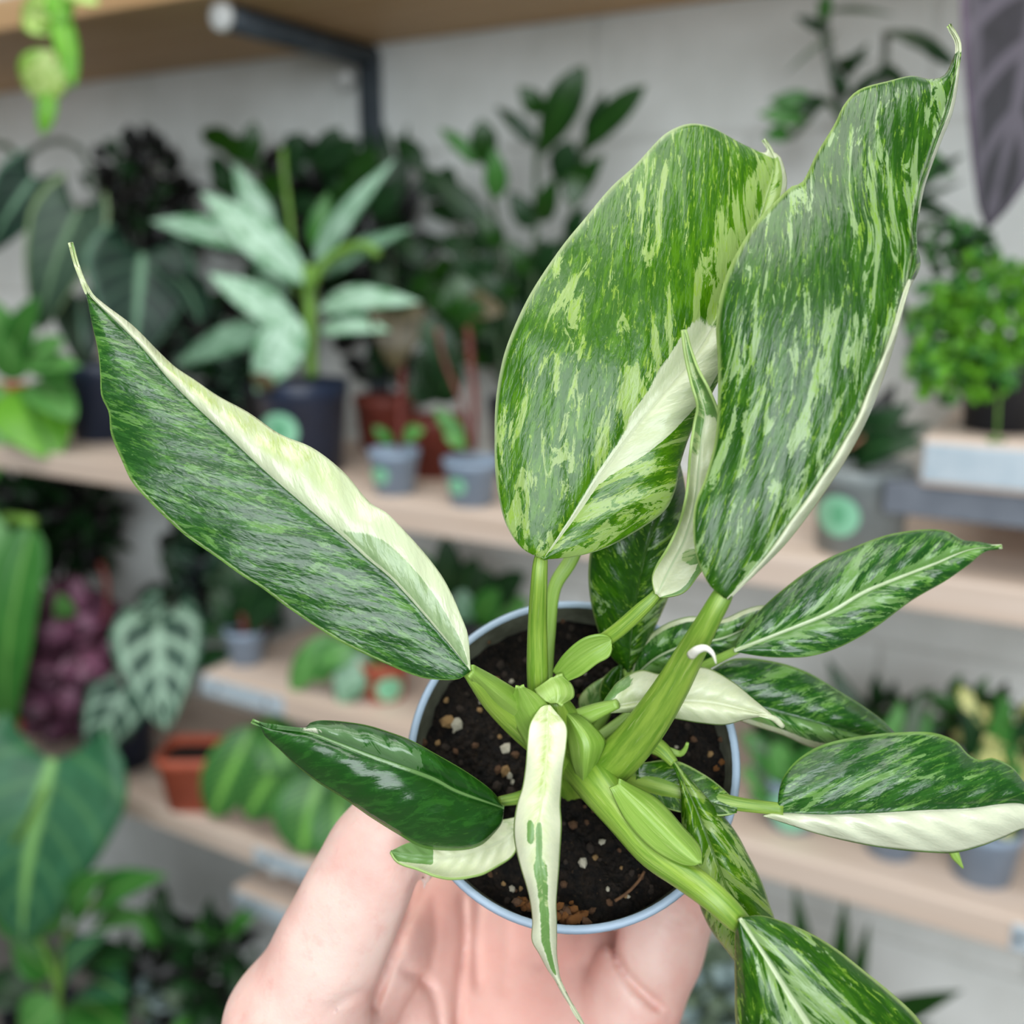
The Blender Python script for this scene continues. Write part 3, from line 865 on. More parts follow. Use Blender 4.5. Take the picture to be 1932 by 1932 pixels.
# thin branching plant on the wall side
p = pot_at(0, 1.17, zr, 0.032, 0.027, 0.06, M_BLACKP, 'thin grey-green branching plant against the wall at the upper right', 'branching_plant', xw=xr + 0.04)
st(p, [(1770, 730), (1690, 560), (1625, 330), (1580, 170), (1556, 60), (1552, 0)], 1.15, 10, M_STGR)
st(p, [(1650, 520), (1660, 300), (1668, 150), (1672, 60)], 1.16, 7, M_STGR)
st(p, [(1610, 270), (1560, 190), (1520, 230), (1490, 260)], 1.14, 7, M_STD)
for a in [(1556, 60, 1500, 30, 22, 'dgreen'), (1552, 40, 1565, -20, 26, 'green'), (1570, 130, 1640, 110, 24, 'dgreen'), (1590, 150, 1640, 80, 24, 'dgreen'), (1560, 190, 1500, 205, 30, 'dgreen'), (1600, 180, 1560, 130, 24, 'dgreen'), (1600, 190, 1690, 120, 26, 'dgreen'),
          (1560, 20, 1690, 28, 12, 'grey'), (1580, 60, 1480, 140, 10, 'grey'), (1540, 200, 1450, 190, 44, 'green'), (1520, 225, 1430, 215, 36, 'greenl'), (1490, 250, 1440, 260, 36, 'green'), (1690, 60, 1810, 120, 30, 'dgreen'), (1740, 80, 1800, 130, 30, 'dgreen'),
          (1660, 120, 1730, 190, 24, 'dgreen'), (1668, 60, 1760, 90, 18, 'grey'), (1660, 420, 1820, 340, 20, 'dgreen'), (1670, 470, 1800, 400, 24, 'grey'), (1660, 400, 1820, 290, 40, 'dgreen'), (1700, 300, 1800, 330, 60, 'green'), (1660, 440, 1780, 480, 30, 'dgreen'), (1680, 370, 1820, 420, 30, 'dgreen')]:
    lf(p, *a, Y=1.14, Y1=1.12)

# --- shelf under the long one and the lowest shelf
p = pot_at(-95, 1.02, Z4, 0.045, 0.037, 0.08, M_BLACKP, 'big bright green strap leaf hanging down at the left edge', 'strap_leaf_plant')
lf(p, 56, 985, 14, 1430, 92, 'green', 0.90, 0.88, shape='strap', roll=.35)
lf(p, -20, 960, -45, 1400, 90, 'greenl', 0.90, 0.88, shape='strap')
st(p, [(-90, 1330, 1.02), (-60, 1100, 1.0), (0, 985, .94), (62, 985, .90)], 0.9, 8, M_STG)
st(p, [(-95, 1330, 1.02), (-90, 1100, .98), (-50, 970, .92), (-20, 960, .90)], 0.9, 8, M_STG)
st(p, [(30, 1090, .893), (6, 1200, .888), (-4, 1330, .884)], 0.89, 7, M_STG, name='midrib')
p = pot_at(70, 1.02, Z4, 0.05, 0.042, 0.09, M_TERRA, 'purple-leaved plant beside the silver-veined leaf', 'purple_foliage_plant')
bush(p, 140, 1250, 95, 120, 1.0, 0.06, 130, 70, ['purple'], 'oval', seed=31, up=.1)
for q in ([(110, 1420), (190, 1200), (205, 1120), (190, 1060)], [(110, 1420), (120, 1200), (95, 1110)], [(110, 1420), (160, 1260), (170, 1150)]):
    st(p, q, 1.0, 5, M_STR)
lf(p, 130, 1180, 110, 1120, 40, 'greenl', 0.97, 0.95, shape='oval')
p = pot_at(90, 1.17, Z4, 0.06, 0.05, 0.1, M_BLACKP, 'dark feathery plant in the shade under the left end of the long shelf', 'feathery_plant')
bush(p, 95, 985, 130, 95, 1.16, 0.05, 240, 62, ['black', 'dgreen'], 'lance', seed=33, up=0)
for x in (40, 95, 160):
    st(p, [(95, 1400), (95, 1200), (x, 1000)], 1.17, 4, M_STD)
p = pot_at(238, 1.0, Z4, 0.048, 0.04, 0.082, M_NAVY, 'heart-leaved plant with bold silver veins in a dark pot on the lowest shelf', 'crystal_vein_plant')
lf(p, 298, 1178, 312, 1378, 178, 'crystal', 0.95, 0.91, shape='heart', roll=.1)
lf(p, 330, 1150, 350, 1235, 86, 'crystal', 1.0, 0.98, shape='heart')
lf(p, 235, 1300, 170, 1440, 120, 'crystal', 0.96, 0.92, shape='heart')
lf(p, 300, 1140, 240, 1200, 60, 'crystal', 1.02, 1.02, shape='heart')
for q in ([(240, 1400), (270, 1280), (298, 1178)], [(240, 1400), (300, 1250), (330, 1150)], [(240, 1400), (238, 1340), (235, 1300)]):
    st(p, q, 0.98, 5, M_STGR)
p = pot_at(368, 0.965, Z4, 0.0425, 0.032, 0.088, M_TERRA, 'square terracotta pot standing on the lowest shelf beside the feather-patterned leaves', 'terracotta_pot', square=True, cat='pot')
p = pot_at(466, 0.985, Z3, 0.0285, 0.022, 0.05, M_GREYP, 'small grey pot with dark leaves on red stems, above the metal plate', 'red_stem_seedling')
for a in [(450, 1180, 400, 1110, 60), (455, 1180, 480, 1090, 60), (460, 1190, 540, 1120, 60), (445, 1200, 380, 1180, 50), (470, 1130, 420, 1050, 60), (480, 1120, 560, 1050, 60), (440, 1230, 350, 1260, 40)]:
    lf(p, *a, 'dgreen', 0.99, 0.98, shape='oval')
st(p, [(466, 1215), (455, 1140), (440, 1090)], 0.985, 8, M_STR)
st(p, [(472, 1215), (500, 1170), (520, 1110)], 0.99, 8, M_STR)
p = pot_at(400, 1.17, Z3, 0.05, 0.042, 0.08, M_BLACKP, 'dark green shrub at the wall behind the small red-stemmed plant', 'shade_shrub')
bush(p, 430, 1100, 110, 90, 1.18, 0.03, 80, 70, ['dgreen', 'black', 'teal'], 'oval', seed=37)
p = pot_at(726, 0.985, Z3, 0.031, 0.025, 0.052, M_TERRA, 'light green prayer plant in a small terracotta pot with a mint sticker', 'prayer_plant', sticker=(8, 0.40, 24))
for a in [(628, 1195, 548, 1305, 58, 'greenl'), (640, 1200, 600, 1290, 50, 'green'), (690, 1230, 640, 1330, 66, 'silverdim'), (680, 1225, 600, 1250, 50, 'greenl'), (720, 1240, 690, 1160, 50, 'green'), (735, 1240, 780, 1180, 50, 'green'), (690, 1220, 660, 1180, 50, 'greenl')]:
    lf(p, *a, Y=0.97, Y1=0.94, shape='oval')
st(p, [(726, 1280), (700, 1230), (640, 1195)], 0.975, 4, M_STG)
p = pot_at(905, 1.12, Z3, 0.05, 0.042, 0.08, M_BLACKP, 'dark leafy plant seen through the gap left of the middle stalk', 'gap_plant')
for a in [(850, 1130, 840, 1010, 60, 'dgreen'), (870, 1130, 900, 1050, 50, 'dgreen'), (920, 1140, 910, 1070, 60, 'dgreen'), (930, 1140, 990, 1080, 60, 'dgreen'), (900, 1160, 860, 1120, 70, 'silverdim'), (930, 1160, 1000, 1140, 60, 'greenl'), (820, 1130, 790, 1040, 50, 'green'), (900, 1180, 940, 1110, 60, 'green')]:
    lf(p, *a, 1.1, 1.08, shape='oval')
st(p, [(905, 1230), (890, 1150), (850, 1110)], 1.11, 5, M_STD)
p = pot_at(560, 1.03, Z4, 0.045, 0.036, 0.07, M_TERRA, 'feather-patterned prayer plant with lime midribs left of the thumb', 'feather_leaf_plant')
for a in [(478, 1368, 398, 1545, 100, 'feather'), (560, 1400, 462, 1545, 110, 'feather'), (605, 1455, 568, 1615, 140, 'feather'), (640, 1480, 640, 1640, 110, 'feather'), (540, 1390, 500, 1460, 90, 'feather'), (500, 1350, 540, 1450, 80, 'feather'), (680, 1420, 720, 1540, 110, 'feather'), (600, 1400, 650, 1470, 90, 'green')]:
    lf(p, *a, 0.97, 0.93, shape='oval')
st(p, [(560, 1540), (540, 1440), (490, 1365)], 0.99, 4, M_STG)

# --- lower left corner, standing nearer
p = pot_at(0, 0.88, 0.0, 0.06, 0.05, 0.24, M_BLACKP, 'large dark shield-shaped leaf with a lime midrib at the lower left', 'shield_leaf_plant', xw=-1.42)
lf(p, 95, 1435, 40, 1780, 330, 'shield', 0.80, 0.74, shape='heart', roll=.25)
tube('stem', [(-1.42, 0.88, 0.2), (-1.40, 0.88, 0.42), tuple(at(70, 1600, 0.85)), tuple(at(95, 1435, 0.81))], 0.0042, M_STG, p, 8, 20)
st(p, [(82, 1490), (45, 1560), (0, 1625)], 0.745, 6, M_STG)
p = pot_at(0, 0.74, 0.0, 0.05, 0.042, 0.22, M_BLACKP, 'mid-green lobed plant spreading below the shield leaf in the lower left corner', 'lobed_plant', xw=-1.2)
tube('stem', [(-1.2, 0.74, 0.19), tuple(at(120, 2050, 0.79))], 0.003, M_STG, p, 8, 6)
for a in [(110, 1760, 40, 1650, 70, 'greenl'), (130, 1740, 200, 1640, 80, 'green'), (170, 1720, 310, 1650, 80, 'green'), (180, 1740, 260, 1740, 60, 'greenl'), (90, 1760, -20, 1720, 70, 'green'), (120, 1850, 200, 1760, 70, 'shield'), (100, 1840, 20, 1780, 70, 'green'),
          (140, 1880, 240, 1950, 110, 'green'), (110, 1890, 40, 1960, 100, 'greenl'), (150, 1820, 260, 1800, 60, 'dgreen'), (60, 1880, -40, 1850, 80, 'dgreen'), (170, 1850, 240, 1880, 90, 'shield')]:
    lf(p, *a, 0.79, 0.76, shape='lance')
st(p, [(120, 2050), (110, 1900), (130, 1760), (180, 1700)], 0.79, 6, M_STG)
st(p, [(120, 2050), (105, 1850), (60, 1740)], 0.79, 6, M_STG)
p = pot_at(0, 0.86, 0.0, 0.055, 0.046, 0.26, M_BLACKP, 'dense dark green foliage at the bottom between the lobed plant and the thumb', 'corner_foliage_plant', xw=-1.043)
bush(p, 360, 1850, 170, 110, 0.86, 0.05, 150, 80, ['dgreen', 'green', 'dgreen', 'black'], 'lance', seed=41)
bush(p, 330, 1910, 140, 60, 0.84, 0.03, 30, 44, ['mint', 'grey'], 'oval', seed=42)
for x in (280, 360, 440):
    st(p, [(360, 2050), (x, 1950), (x + 10, 1840)], 0.86, 4, M_STD)

# --- lower right: pots on the lower shelf
for px, lab, stk, rr_, Yp in [(1492, 'pot with a big mint sticker under the white-bellied leaf, left of two grey pots', (0, 0.5, 42), 0.03, 0.985), (1678, 'middle grey pot on the lower right shelf with green blades', None, 0.03, 0.985), (1850, 'rightmost grey pot on the lower right shelf with a yellow-flecked plant', None, 0.034, 0.985)]:
    p = pot_at(px, Yp, Z3R, rr_, rr_ * .78, 0.056, M_GREYP, lab, 'small_potted_plant', sticker=stk, group='grey pots on the lower right shelf')
    if px < 1500:
        for a in [(1480, 1500, 1420, 1400, 60, 'grey'), (1490, 1490, 1460, 1400, 60, 'greenl'), (1500, 1490, 1540, 1410, 60, 'green'), (1470, 1500, 1400, 1450, 50, 'greenl'), (1480, 1510, 1410, 1500, 40, 'green'), (1490, 1480, 1400, 1380, 50, 'green')]:
            lf(p, *a, 0.98, 0.96, shape='oval')
        bush(p, 1480, 1430, 70, 60, 1.1, 0.05, 50, 56, ['green', 'greenl', 'grey', 'dgreen'], 'oval', seed=64)
        st(p, [(1492, 1540), (1490, 1450)], 0.985, 5, M_STG)
    elif px < 1700:
        for a in [(1680, 1540, 1620, 1330, 50, 'green'), (1690, 1540, 1760, 1330, 50, 'green'), (1670, 1480, 1700, 1320, 60, 'greenl'), (1690, 1450, 1780, 1360, 50, 'dgreen'), (1650, 1440, 1560, 1240, 50, 'dgreen'), (1690, 1520, 1740, 1290, 40, 'grey')]:
            lf(p, *a, 1.0, 1.0)
        bush(p, 1655, 1370, 70, 55, 1.12, 0.05, 60, 62, ['dgreen', 'green', 'grey'], 'lance', seed=63)
        st(p, [(1678, 1560), (1675, 1450)], 0.99, 5, M_STG)
    else:
        for a in [(1870, 1560, 1880, 1380, 90, 'yellow'), (1880, 1540, 1940, 1400, 90, 'yellow'), (1860, 1550, 1830, 1430, 80, 'yellow'), (1860, 1480, 1816, 1300, 50, 'dgreen'), (1870, 1480, 1900, 1310, 50, 'green'), (1890, 1500, 1960, 1330, 60, 'dgreen'), (1880, 1520, 1940, 1480, 70, 'yellow'), (1850, 1560, 1920, 1600, 60, 'yellow')]:
            lf(p, *a, 0.99, 0.97, shape='oval')
        bush(p, 1895, 1420, 60, 70, 1.0, 0.03, 36, 52, ['yellow', 'yellow', 'green'], 'oval', seed=61)
        bush(p, 1830, 1360, 60, 50, 1.1, 0.04, 40, 60, ['dgreen', 'green', 'black'], 'lance', seed=62)
        lf(p, 1812, 1295, 1836, 1350, 30, 'yellow', 0.96, 0.95, shape='oval')
        st(p, [(1850, 1580), (1860, 1450)], 0.99, 5, M_STG)
shelf('bottom pine shelf far down at the right, under the dark narrow blades', -0.498, 0.95, 0.44, M_WOOD)
p = pot_at(0, 1.05, 0.44, 0.045, 0.037, 0.08, M_BLACKP, 'dark narrow blades growing up under the lower right shelf', 'blade_plant', xw=-0.175)
for a in [(1540, 1960, 1498, 1665, 46, 'zz'), (1570, 1980, 1595, 1690, 46, 'zz'), (1590, 1980, 1640, 1740, 40, 'zz'), (1600, 1960, 1815, 1868, 56, 'zz'), (1560, 2000, 1470, 1820, 50, 'dgreen'), (1620, 2000, 1760, 1930, 46, 'dgreen')]:
    lf(p, *a, 1.05, 1.04)
st(p, [(1580, 2060), (1575, 1960)], 1.05, 8, M_STD)
p = pot_at(0, 0.98, 0.44, 0.045, 0.037, 0.08, M_BLACKP, 'pale silver mottled leaves between the curled finger and the lower right leaf', 'silver_mottled_plant', xw=-0.31)
bush(p, 1340, 1890, 60, 70, 0.97, 0.03, 60, 60, ['mint', 'mint', 'grey'], 'oval', seed=51)
lf(p, 1340, 1850, 1380, 1770, 50, 'dgreen', 0.98, 0.98, shape='oval')
tube('stem', [(-0.31, 0.98, 0.5), tuple(at(1340, 1990, 0.97)), tuple(at(1345, 1880, 0.97))], 0.002, M_STGR, p, 8, 12)

# ------------------------------------------------------------------ the held plant
RIM_Z = 0.205
RC = cw(1079, 1425, RIM_Z)                       # centre of the rim
ray = (LOC - RC) / np.linalg.norm(LOC - RC)
TILT = math.radians(14)
_side = np.cross(ray, UP)
_side /= np.linalg.norm(_side)
_up = np.cross(_side, ray)
AX = ray * math.cos(TILT) + _up * math.sin(TILT)  # pot axis, out of the pot
PR = 0.0333
POTB = RC - AX * 0.058
plant = thing('potted_philodendron', 'cream-variegated philodendron in a small grey pot, held up in the hand', 'potted plant', POTB)

M_POT = simple_mat('grey_blue_plastic', srgb(150, 170, 190), srgb(162, 180, 198), 0.45, 60, 0.1, 0.0003)
lathe('pot', [(0.0, 0), (0.0225, 0), (0.0232, 0.0006), (0.0300, 0.045), (0.0303, 0.049), (0.0322, 0.0495), (0.0329, 0.0575), (PR, 0.058),
              (PR - 0.0004, 0.0586), (PR - 0.0011, 0.0587), (PR - 0.0016, 0.0581)],
      POTB, AX, M_POT, plant, n=96, cap=False)
M_POTI = simple_mat('olive_grey_plastic', srgb(112, 114, 100), srgb(78, 78, 66), 0.6, 160, 0.2, 0.0004)  # darker olive grey for the inside of the pot
lathe('inner_wall', [(PR - 0.0016, 0.0581), (PR - 0.0024, 0.050), (0.0285, 0.040), (0.0215, 0.002), (0.0, 0.0015)], POTB, AX, M_POTI, plant, n=96, cap=False)

# soil: uneven disc below the rim
SOIL_D = 0.0068
SC = RC - AX * SOIL_D
E1 = RT - AX * (RT @ AX)
E1 /= np.linalg.norm(E1)
E2 = np.cross(AX, E1)


def soil_height(x, y):
    return (0.0009 * np.sin(x * 430 + 1.3) * np.cos(y * 380 + .4) + 0.0006 * np.sin(x * 900 + y * 700) + 0.0014 * np.exp(-((x)**2 + (y)**2) / 0.0002)
            + 0.0005 * np.sin(1700 * x) * np.sin(1500 * y + 1))


def soil_mat():
    b = NB('potting_soil')
    v = b.objco()
    n1 = b.noise(v, 500, 6, 0.7)
    n2 = b.noise(v, 1500, 4, 0.7)
    vo = b.n('TexVoronoi', None, {'Vector': v, 'Scale': 900.0})
    c = b.mix(b.step(n1, 0.35, 0.7), srgb(10, 8, 7), srgb(38, 29, 21))
    c = b.mix(b.m('MULTIPLY', b.step(n2, 0.62, 0.75), 0.7), c, srgb(108, 84, 56))
    h = b.m('ADD', n1, b.m('MULTIPLY', vo.outputs['Distance'], -0.8))
    p = b.principled(c, 0.85, h, 1.0, 0.0016, **{'Specular_IOR_Level': 0.25})
    return b.done(p.outputs[0])


M_SOIL = soil_mat()
vs, fs = [], []
NR, NA = 44, 128
vs.append(SC + AX * float(soil_height(0, 0)))
for i in range(1, NR + 1):
    for k in range(NA):
        r = 0.0309 * i / NR
        a = 2 * math.pi * k / NA
        x, y = r * math.cos(a), r * math.sin(a)
        h = float(soil_height(x, y)) + rng.normal(0, 0.00028)
        vs.append(SC + E1 * x + E2 * y + AX * h)
for k in range(NA):
    fs.append((0, 1 + k, 1 + (k + 1) % NA))
for i in range(NR - 1):
    for k in range(NA):
        a = 1 + i * NA + k
        b_ = 1 + i * NA + (k + 1) % NA
        fs.append((a, a + NA, b_ + NA, b_))
soil = mesh_obj('soil', vs, fs, M_SOIL, plant)


def on_soil(px, py, lift=0.0):
    d = FW + (px - CX) / F * RT + (CX - py) / F * UP
    t = ((SC + AX * lift - LOC) @ AX) / (d @ AX)
    return LOC + d * t


M_PERL = simple_mat('perlite', srgb(206, 200, 180), srgb(150, 142, 122), 0.9, 900, 0.5, 0.0005)
M_BARK = simple_mat('bark_chip', srgb(112, 78, 48), srgb(62, 42, 28), 0.9, 700, 0.6, 0.0006)
M_TAN = simple_mat('tan_grit', srgb(176, 142, 92), srgb(120, 88, 52), 0.9, 700, 0.6, 0.0006)
M_ALGA = simple_mat('orange_crust', srgb(190, 126, 46), srgb(112, 56, 24), 0.9, 900, 0.9, 0.001)
M_CRUMB = simple_mat('soil_crumb', srgb(34, 27, 22), srgb(60, 46, 34), 0.95, 700, 0.6, 0.0006)


def grain_mesh(mat, seed):
    bm = bmesh.new()
    bmesh.ops.create_icosphere(bm, subdivisions=1, radius=1)
    r = np.random.default_rng(seed)
    for v in bm.verts:
        v.co *= 0.75 + 0.45 * r.random()
    me = bpy.data.meshes.new('granule')
    bm.to_mesh(me)
    bm.free()
    me.materials.append(mat)
    return me


GR = {k: [grain_mesh(m_, 10 * i + j) for j in range(3)] for i, (k, m_) in enumerate(dict(p=M_PERL, b=M_BARK, t=M_TAN, a=M_ALGA, c=M_CRUMB).items())}


def grain(kind, p, sz, name='granule'):
    o = bpy.data.objects.new(name, random.choice(GR[kind]))
    col.objects.link(o)
    o.parent = soil
    o.location = tuple(p - POTB)
    o.scale = tuple(sz * np.array((1.0, 0.65 + 0.3 * random.random(), 0.7 + 0.3 * random.random())))
    o.rotation_euler = (random.random() * 6, random.random() * 6, random.random() * 6)
    return o


# granules that can be told apart in the photograph: (px, py, half size px, kind)
for px, py, s_, kd in [(846, 1362, 17, 't'), (862, 1366, 14, 'p'), (842, 1321, 9, 't'), (955, 1411, 13, 'p'), (972, 1424, 9, 'b'), (943, 1390, 6, 't'),
                       (897, 1407, 9, 'b'), (953, 1455, 13, 't'), (962, 1462, 10, 'p'), (940, 1452, 10, 'b'), (1081, 1557, 10, 'b'), (1099, 1628, 11, 'p'),
                       (1136, 1588, 8, 'p'), (1063, 1668, 9, 'b'), (1146, 1678, 6, 'p'), (1150, 1703, 9, 'b'), (1209, 1655, 8, 'b'), (1202, 1463, 8, 'p'),
                       (1308, 1395, 9, 'b'), (1340, 1423, 7, 't'), (1362, 1439, 10, 'a'), (1352, 1450, 8, 'a'), (815, 1310, 8, 'b'), (800, 1400, 9, 'b'),
                       (826, 1402, 7, 't'), (905, 1340, 7, 't'), (1000, 1500, 8, 'b'), (985, 1180, 6, 'b'), (918, 1190, 7, 'b'), (1075, 1148, 5, 'b'), (1062, 1172, 6, 'b'),
                       (950, 1340, 6, 'p'), (1120, 1530, 6, 'b'), (1180, 1690, 6, 't'), (925, 1650, 7, 'b'), (950, 1668, 6, 't'), (1360, 1395, 7, 'b')]:
    grain(kd, on_soil(px, py, 0.0012), s_ * 0.21 / F)
for i in range(80):                                # orange crust against the rim
    a = random.random()
    px = 975 + 132 * a + random.gauss(0, 4)
    py = 1702 + 26 * a + random.gauss(0, 8)
    grain('a' if random.random() < .8 else 'b', on_soil(px, py, 0.002 + 0.003 * random.random()), random.uniform(5, 12) * 0.2 / F, 'crust_granule')
for i in range(170):
    r, a = 0.0295 * math.sqrt(random.random()), random.random() * 6.283
    x, y = r * math.cos(a), r * math.sin(a)
    kd = random.choices('cbtp', (66, 20, 10, 6))[0]
    grain(kd, SC + E1 * x + E2 * y + AX * (float(soil_height(x, y)) + 0.0003), random.uniform(0.0004, 0.0010) * (1.0 if kd != 'c' else 1.3))
for pts in [[(1160, 1700), (1185, 1683), (1205, 1662), (1216, 1644)], [(1225, 1635), (1240, 1650), (1258, 1660)], [(890, 1210), (905, 1206), (925, 1212)]]:
    tube('rootlet', [on_soil(x, y, 0.0022) for x, y in pts], 0.00032, M_BARK, soil, 6, 10)

# ---- central stem and petioles
stalk('stem', plant, [(1085, 1470, 0.216, 62), (1075, 1430, 0.206, 60), (1062, 1390, 0.198, 50), (1052, 1345, 0.192, 34), (1046, 1316, 0.188, 18)], M_STALK, n=20)
stalk('petiole', plant, [(1090, 1440, 0.2, 40), (1040, 1400, 0.196, 42), (985, 1358, 0.19, 38), (935, 1318, 0.184, 28), (900, 1283, 0.179, 18), (882, 1266, 0.1785, 12), (852, 1242, 0.1805, 6)], M_STALK)
stalk('petiole', plant, [(1016, 1312, 0.1925, 20), (1014, 1260, 0.19, 20.5), (1014, 1180, 0.187, 18.5), (1017, 1100, 0.183, 16), (1021, 1052, 0.1828, 13), (1030, 1030, 0.185, 6)], M_STALK)
stalk('petiole', plant, [(1030, 1330, 0.204, 10), (1037, 1200, 0.203, 11), (1046, 1110, 0.2015, 13), (1075, 1060, 0.201, 14), (1100, 1010, 0.2, 11)], M_STALK_P)
stalk('petiole', plant, [(1062, 1270, 0.1915, 14), (1120, 1222, 0.1885, 14), (1165, 1190, 0.186, 15), (1210, 1150, 0.184, 14), (1238, 1122, 0.1835, 10), (1262, 1085, 0.185, 5)], M_STALK)
stalk('petiole', plant, [(1128, 1458, 0.197, 42), (1165, 1432, 0.192, 41), (1215, 1375, 0.185, 38), (1262, 1305, 0.178, 33), (1305, 1228, 0.172, 27), (1337, 1170, 0.168, 22), (1364, 1122, 0.1668, 19), (1385, 1085, 0.169, 9)], M_STALK,
      n=18, label='thick bright green leaf stalk')
stalk('petiole', plant, [(1060, 1375, 0.197, 20), (1090, 1358, 0.1945, 20), (1130, 1340, 0.192, 15), (1165, 1328, 0.19, 9)], M_STALK_P)
stalk('petiole', plant, [(1090, 1432, 0.2, 42), (1125, 1478, 0.191, 40), (1175, 1540, 0.185, 35), (1230, 1605, 0.18, 32), (1290, 1650, 0.176, 29), (1345, 1692, 0.172, 27), (1392, 1737, 0.1722, 23), (1425, 1765, 0.1745, 10)], M_STALK, n=18)
stalk('petiole', plant, [(1180, 1468, 0.2, 26), (1250, 1485, 0.197, 26), (1330, 1505, 0.194, 18), (1400, 1518, 0.192, 13), (1478, 1527, 0.19, 12)], M_STALK)
stalk('petiole', plant, [(1050, 1470, 0.205, 16), (1010, 1492, 0.2025, 13), (980, 1505, 0.199, 12), (942, 1512, 0.1975, 9)], M_STALK)
stalk('petiole', plant, [(1120, 1400, 0.205, 12), (1230, 1320, 0.206, 11), (1320, 1262, 0.203, 10), (1395, 1224, 0.198, 7)], M_STALK_P)
stalk('petiole', plant, [(1165, 1420, 0.2, 18), (1210, 1400, 0.1975, 20), (1245, 1412, 0.195, 16), (1272, 1440, 0.193, 9)], M_STALK)
stalk('petiole', plant, [(1110, 1400, 0.21, 12), (1150, 1330, 0.209, 11), (1185, 1262, 0.207, 8)], M_STALK_P)
stalk('petiole', plant, [(1060, 1440, 0.208, 10), (1120, 1340, 0.2095, 10), (1200, 1270, 0.209, 9)], M_STALK_P)
stalk('shoot', plant, [(1240, 1405, 0.1995, 6), (1268, 1418, 0.1985, 6.5), (1284, 1422, 0.198, 6), (1293, 1413, 0.197, 4.5), (1297, 1402, 0.196, 3)], M_STALK_P, m=18)
stalk('scar_hook', plant, [(1304, 1236, 0.1655, 9), (1316, 1226, 0.1635, 8), (1332, 1223, 0.1625, 6), (1345, 1234, 0.162, 4), (1351, 1252, 0.162, 1.2)],
      simple_mat('dry_white_sheath', srgb(240, 238, 226), srgb(222, 218, 200), 0.6, 300, .2, .0003), m=20, label='white curled dry sheath tip')

M_SHEATH = stalk_mat('sheath_green', (150, 186, 80), (130, 170, 62), (186, 206, 124))
M_SHEATH_P = stalk_mat('sheath_pale', (168, 198, 104), (150, 184, 84), (204, 218, 154))


def sheath(left, mid, right, zs, fl, fr, mat, label=None):
    o = leaf('sheath', plant, left, mid, right, zs, mat, fl=fl, fr=fr, bulge=0.0, quilt=0.0, rib=0, rimw=0.95, n=40, m=9, thick=0.0005, label=label, swap=mat in (M_SHEATH, M_SHEATH_P))
    return o


# wings of the petiole below the left leaf
sheath([(1010, 1415), (985, 1392), (955, 1362), (920, 1322), (886, 1280)], [(1040, 1385), (1000, 1352), (965, 1325), (930, 1298), (892, 1266)],
       [(1050, 1350), (1010, 1320), (975, 1300), (935, 1276), (894, 1254)], [0.188, 0.184, 0.178, 0.175], 0.004, 0.006, M_SHEATH)
sheath([(1000, 1420), (975, 1375), (958, 1340), (962, 1325), (972, 1298)], [(1045, 1400), (1015, 1360), (1000, 1335), (990, 1315), (980, 1297)],
       [(1060, 1370), (1045, 1345), (1030, 1325), (1012, 1308), (990, 1296)], [0.186, 0.183, 0.1815, 0.18], 0.003, 0.002, M_SHEATH)
# sheath round the middle stalk
sheath([(1008, 1300), (1015, 1312), (1028, 1322), (1040, 1328)], [(1040, 1278), (1050, 1296), (1052, 1314), (1050, 1326)],
       [(1062, 1275), (1080, 1292), (1083, 1315), (1062, 1329)], [0.188, 0.186, 0.185, 0.185], -0.0005, 0.002, M_SHEATH_P)
# boat shaped sheath right of it
sheath([(1042, 1268), (1065, 1236), (1098, 1208), (1130, 1199), (1152, 1203)], [(1052, 1276), (1080, 1252), (1108, 1232), (1132, 1218), (1153, 1208)],
       [(1066, 1288), (1095, 1275), (1125, 1252), (1148, 1238), (1155, 1216)], [0.19, 0.1865, 0.185, 0.1845], -0.001, -0.001, M_SHEATH)
# broad sheath over the heart of the plant
sheath([(1055, 1335), (1065, 1370), (1070, 1400), (1078, 1440), (1098, 1490)], [(1060, 1335), (1085, 1365), (1105, 1400), (1105, 1440), (1100, 1490)],
       [(1060, 1335), (1100, 1352), (1135, 1385), (1142, 1408), (1112, 1470)], [0.19, 0.1865, 0.185, 0.186, 0.19], 0.004, 0.004, M_SHEATH)
# flange of the stalk to the lower right leaf
sheath([(1150, 1488), (1180, 1548), (1230, 1602), (1280, 1630), (1306, 1634), (1316, 1631)], [(1165, 1480), (1205, 1520), (1255, 1570), (1296, 1610), (1314, 1625), (1320, 1628)],
       [(1172, 1470), (1240, 1506), (1292, 1562), (1318, 1592), (1325, 1612), (1323, 1624)], [0.184, 0.179, 0.175, 0.1725], 0.001, 0.004, M_SHEATH)
# channelled sheath of the right stalk
sheath([(1196, 1495), (1230, 1515), (1290, 1533), (1350, 1538), (1390, 1534)], [(1200, 1470), (1245, 1492), (1300, 1510), (1350, 1520), (1391, 1527)],
       [(1205, 1440), (1270, 1434), (1330, 1462), (1372, 1495), (1392, 1520)], [0.197, 0.1945, 0.192, 0.191], -0.001, 0.002, MV['mid'])

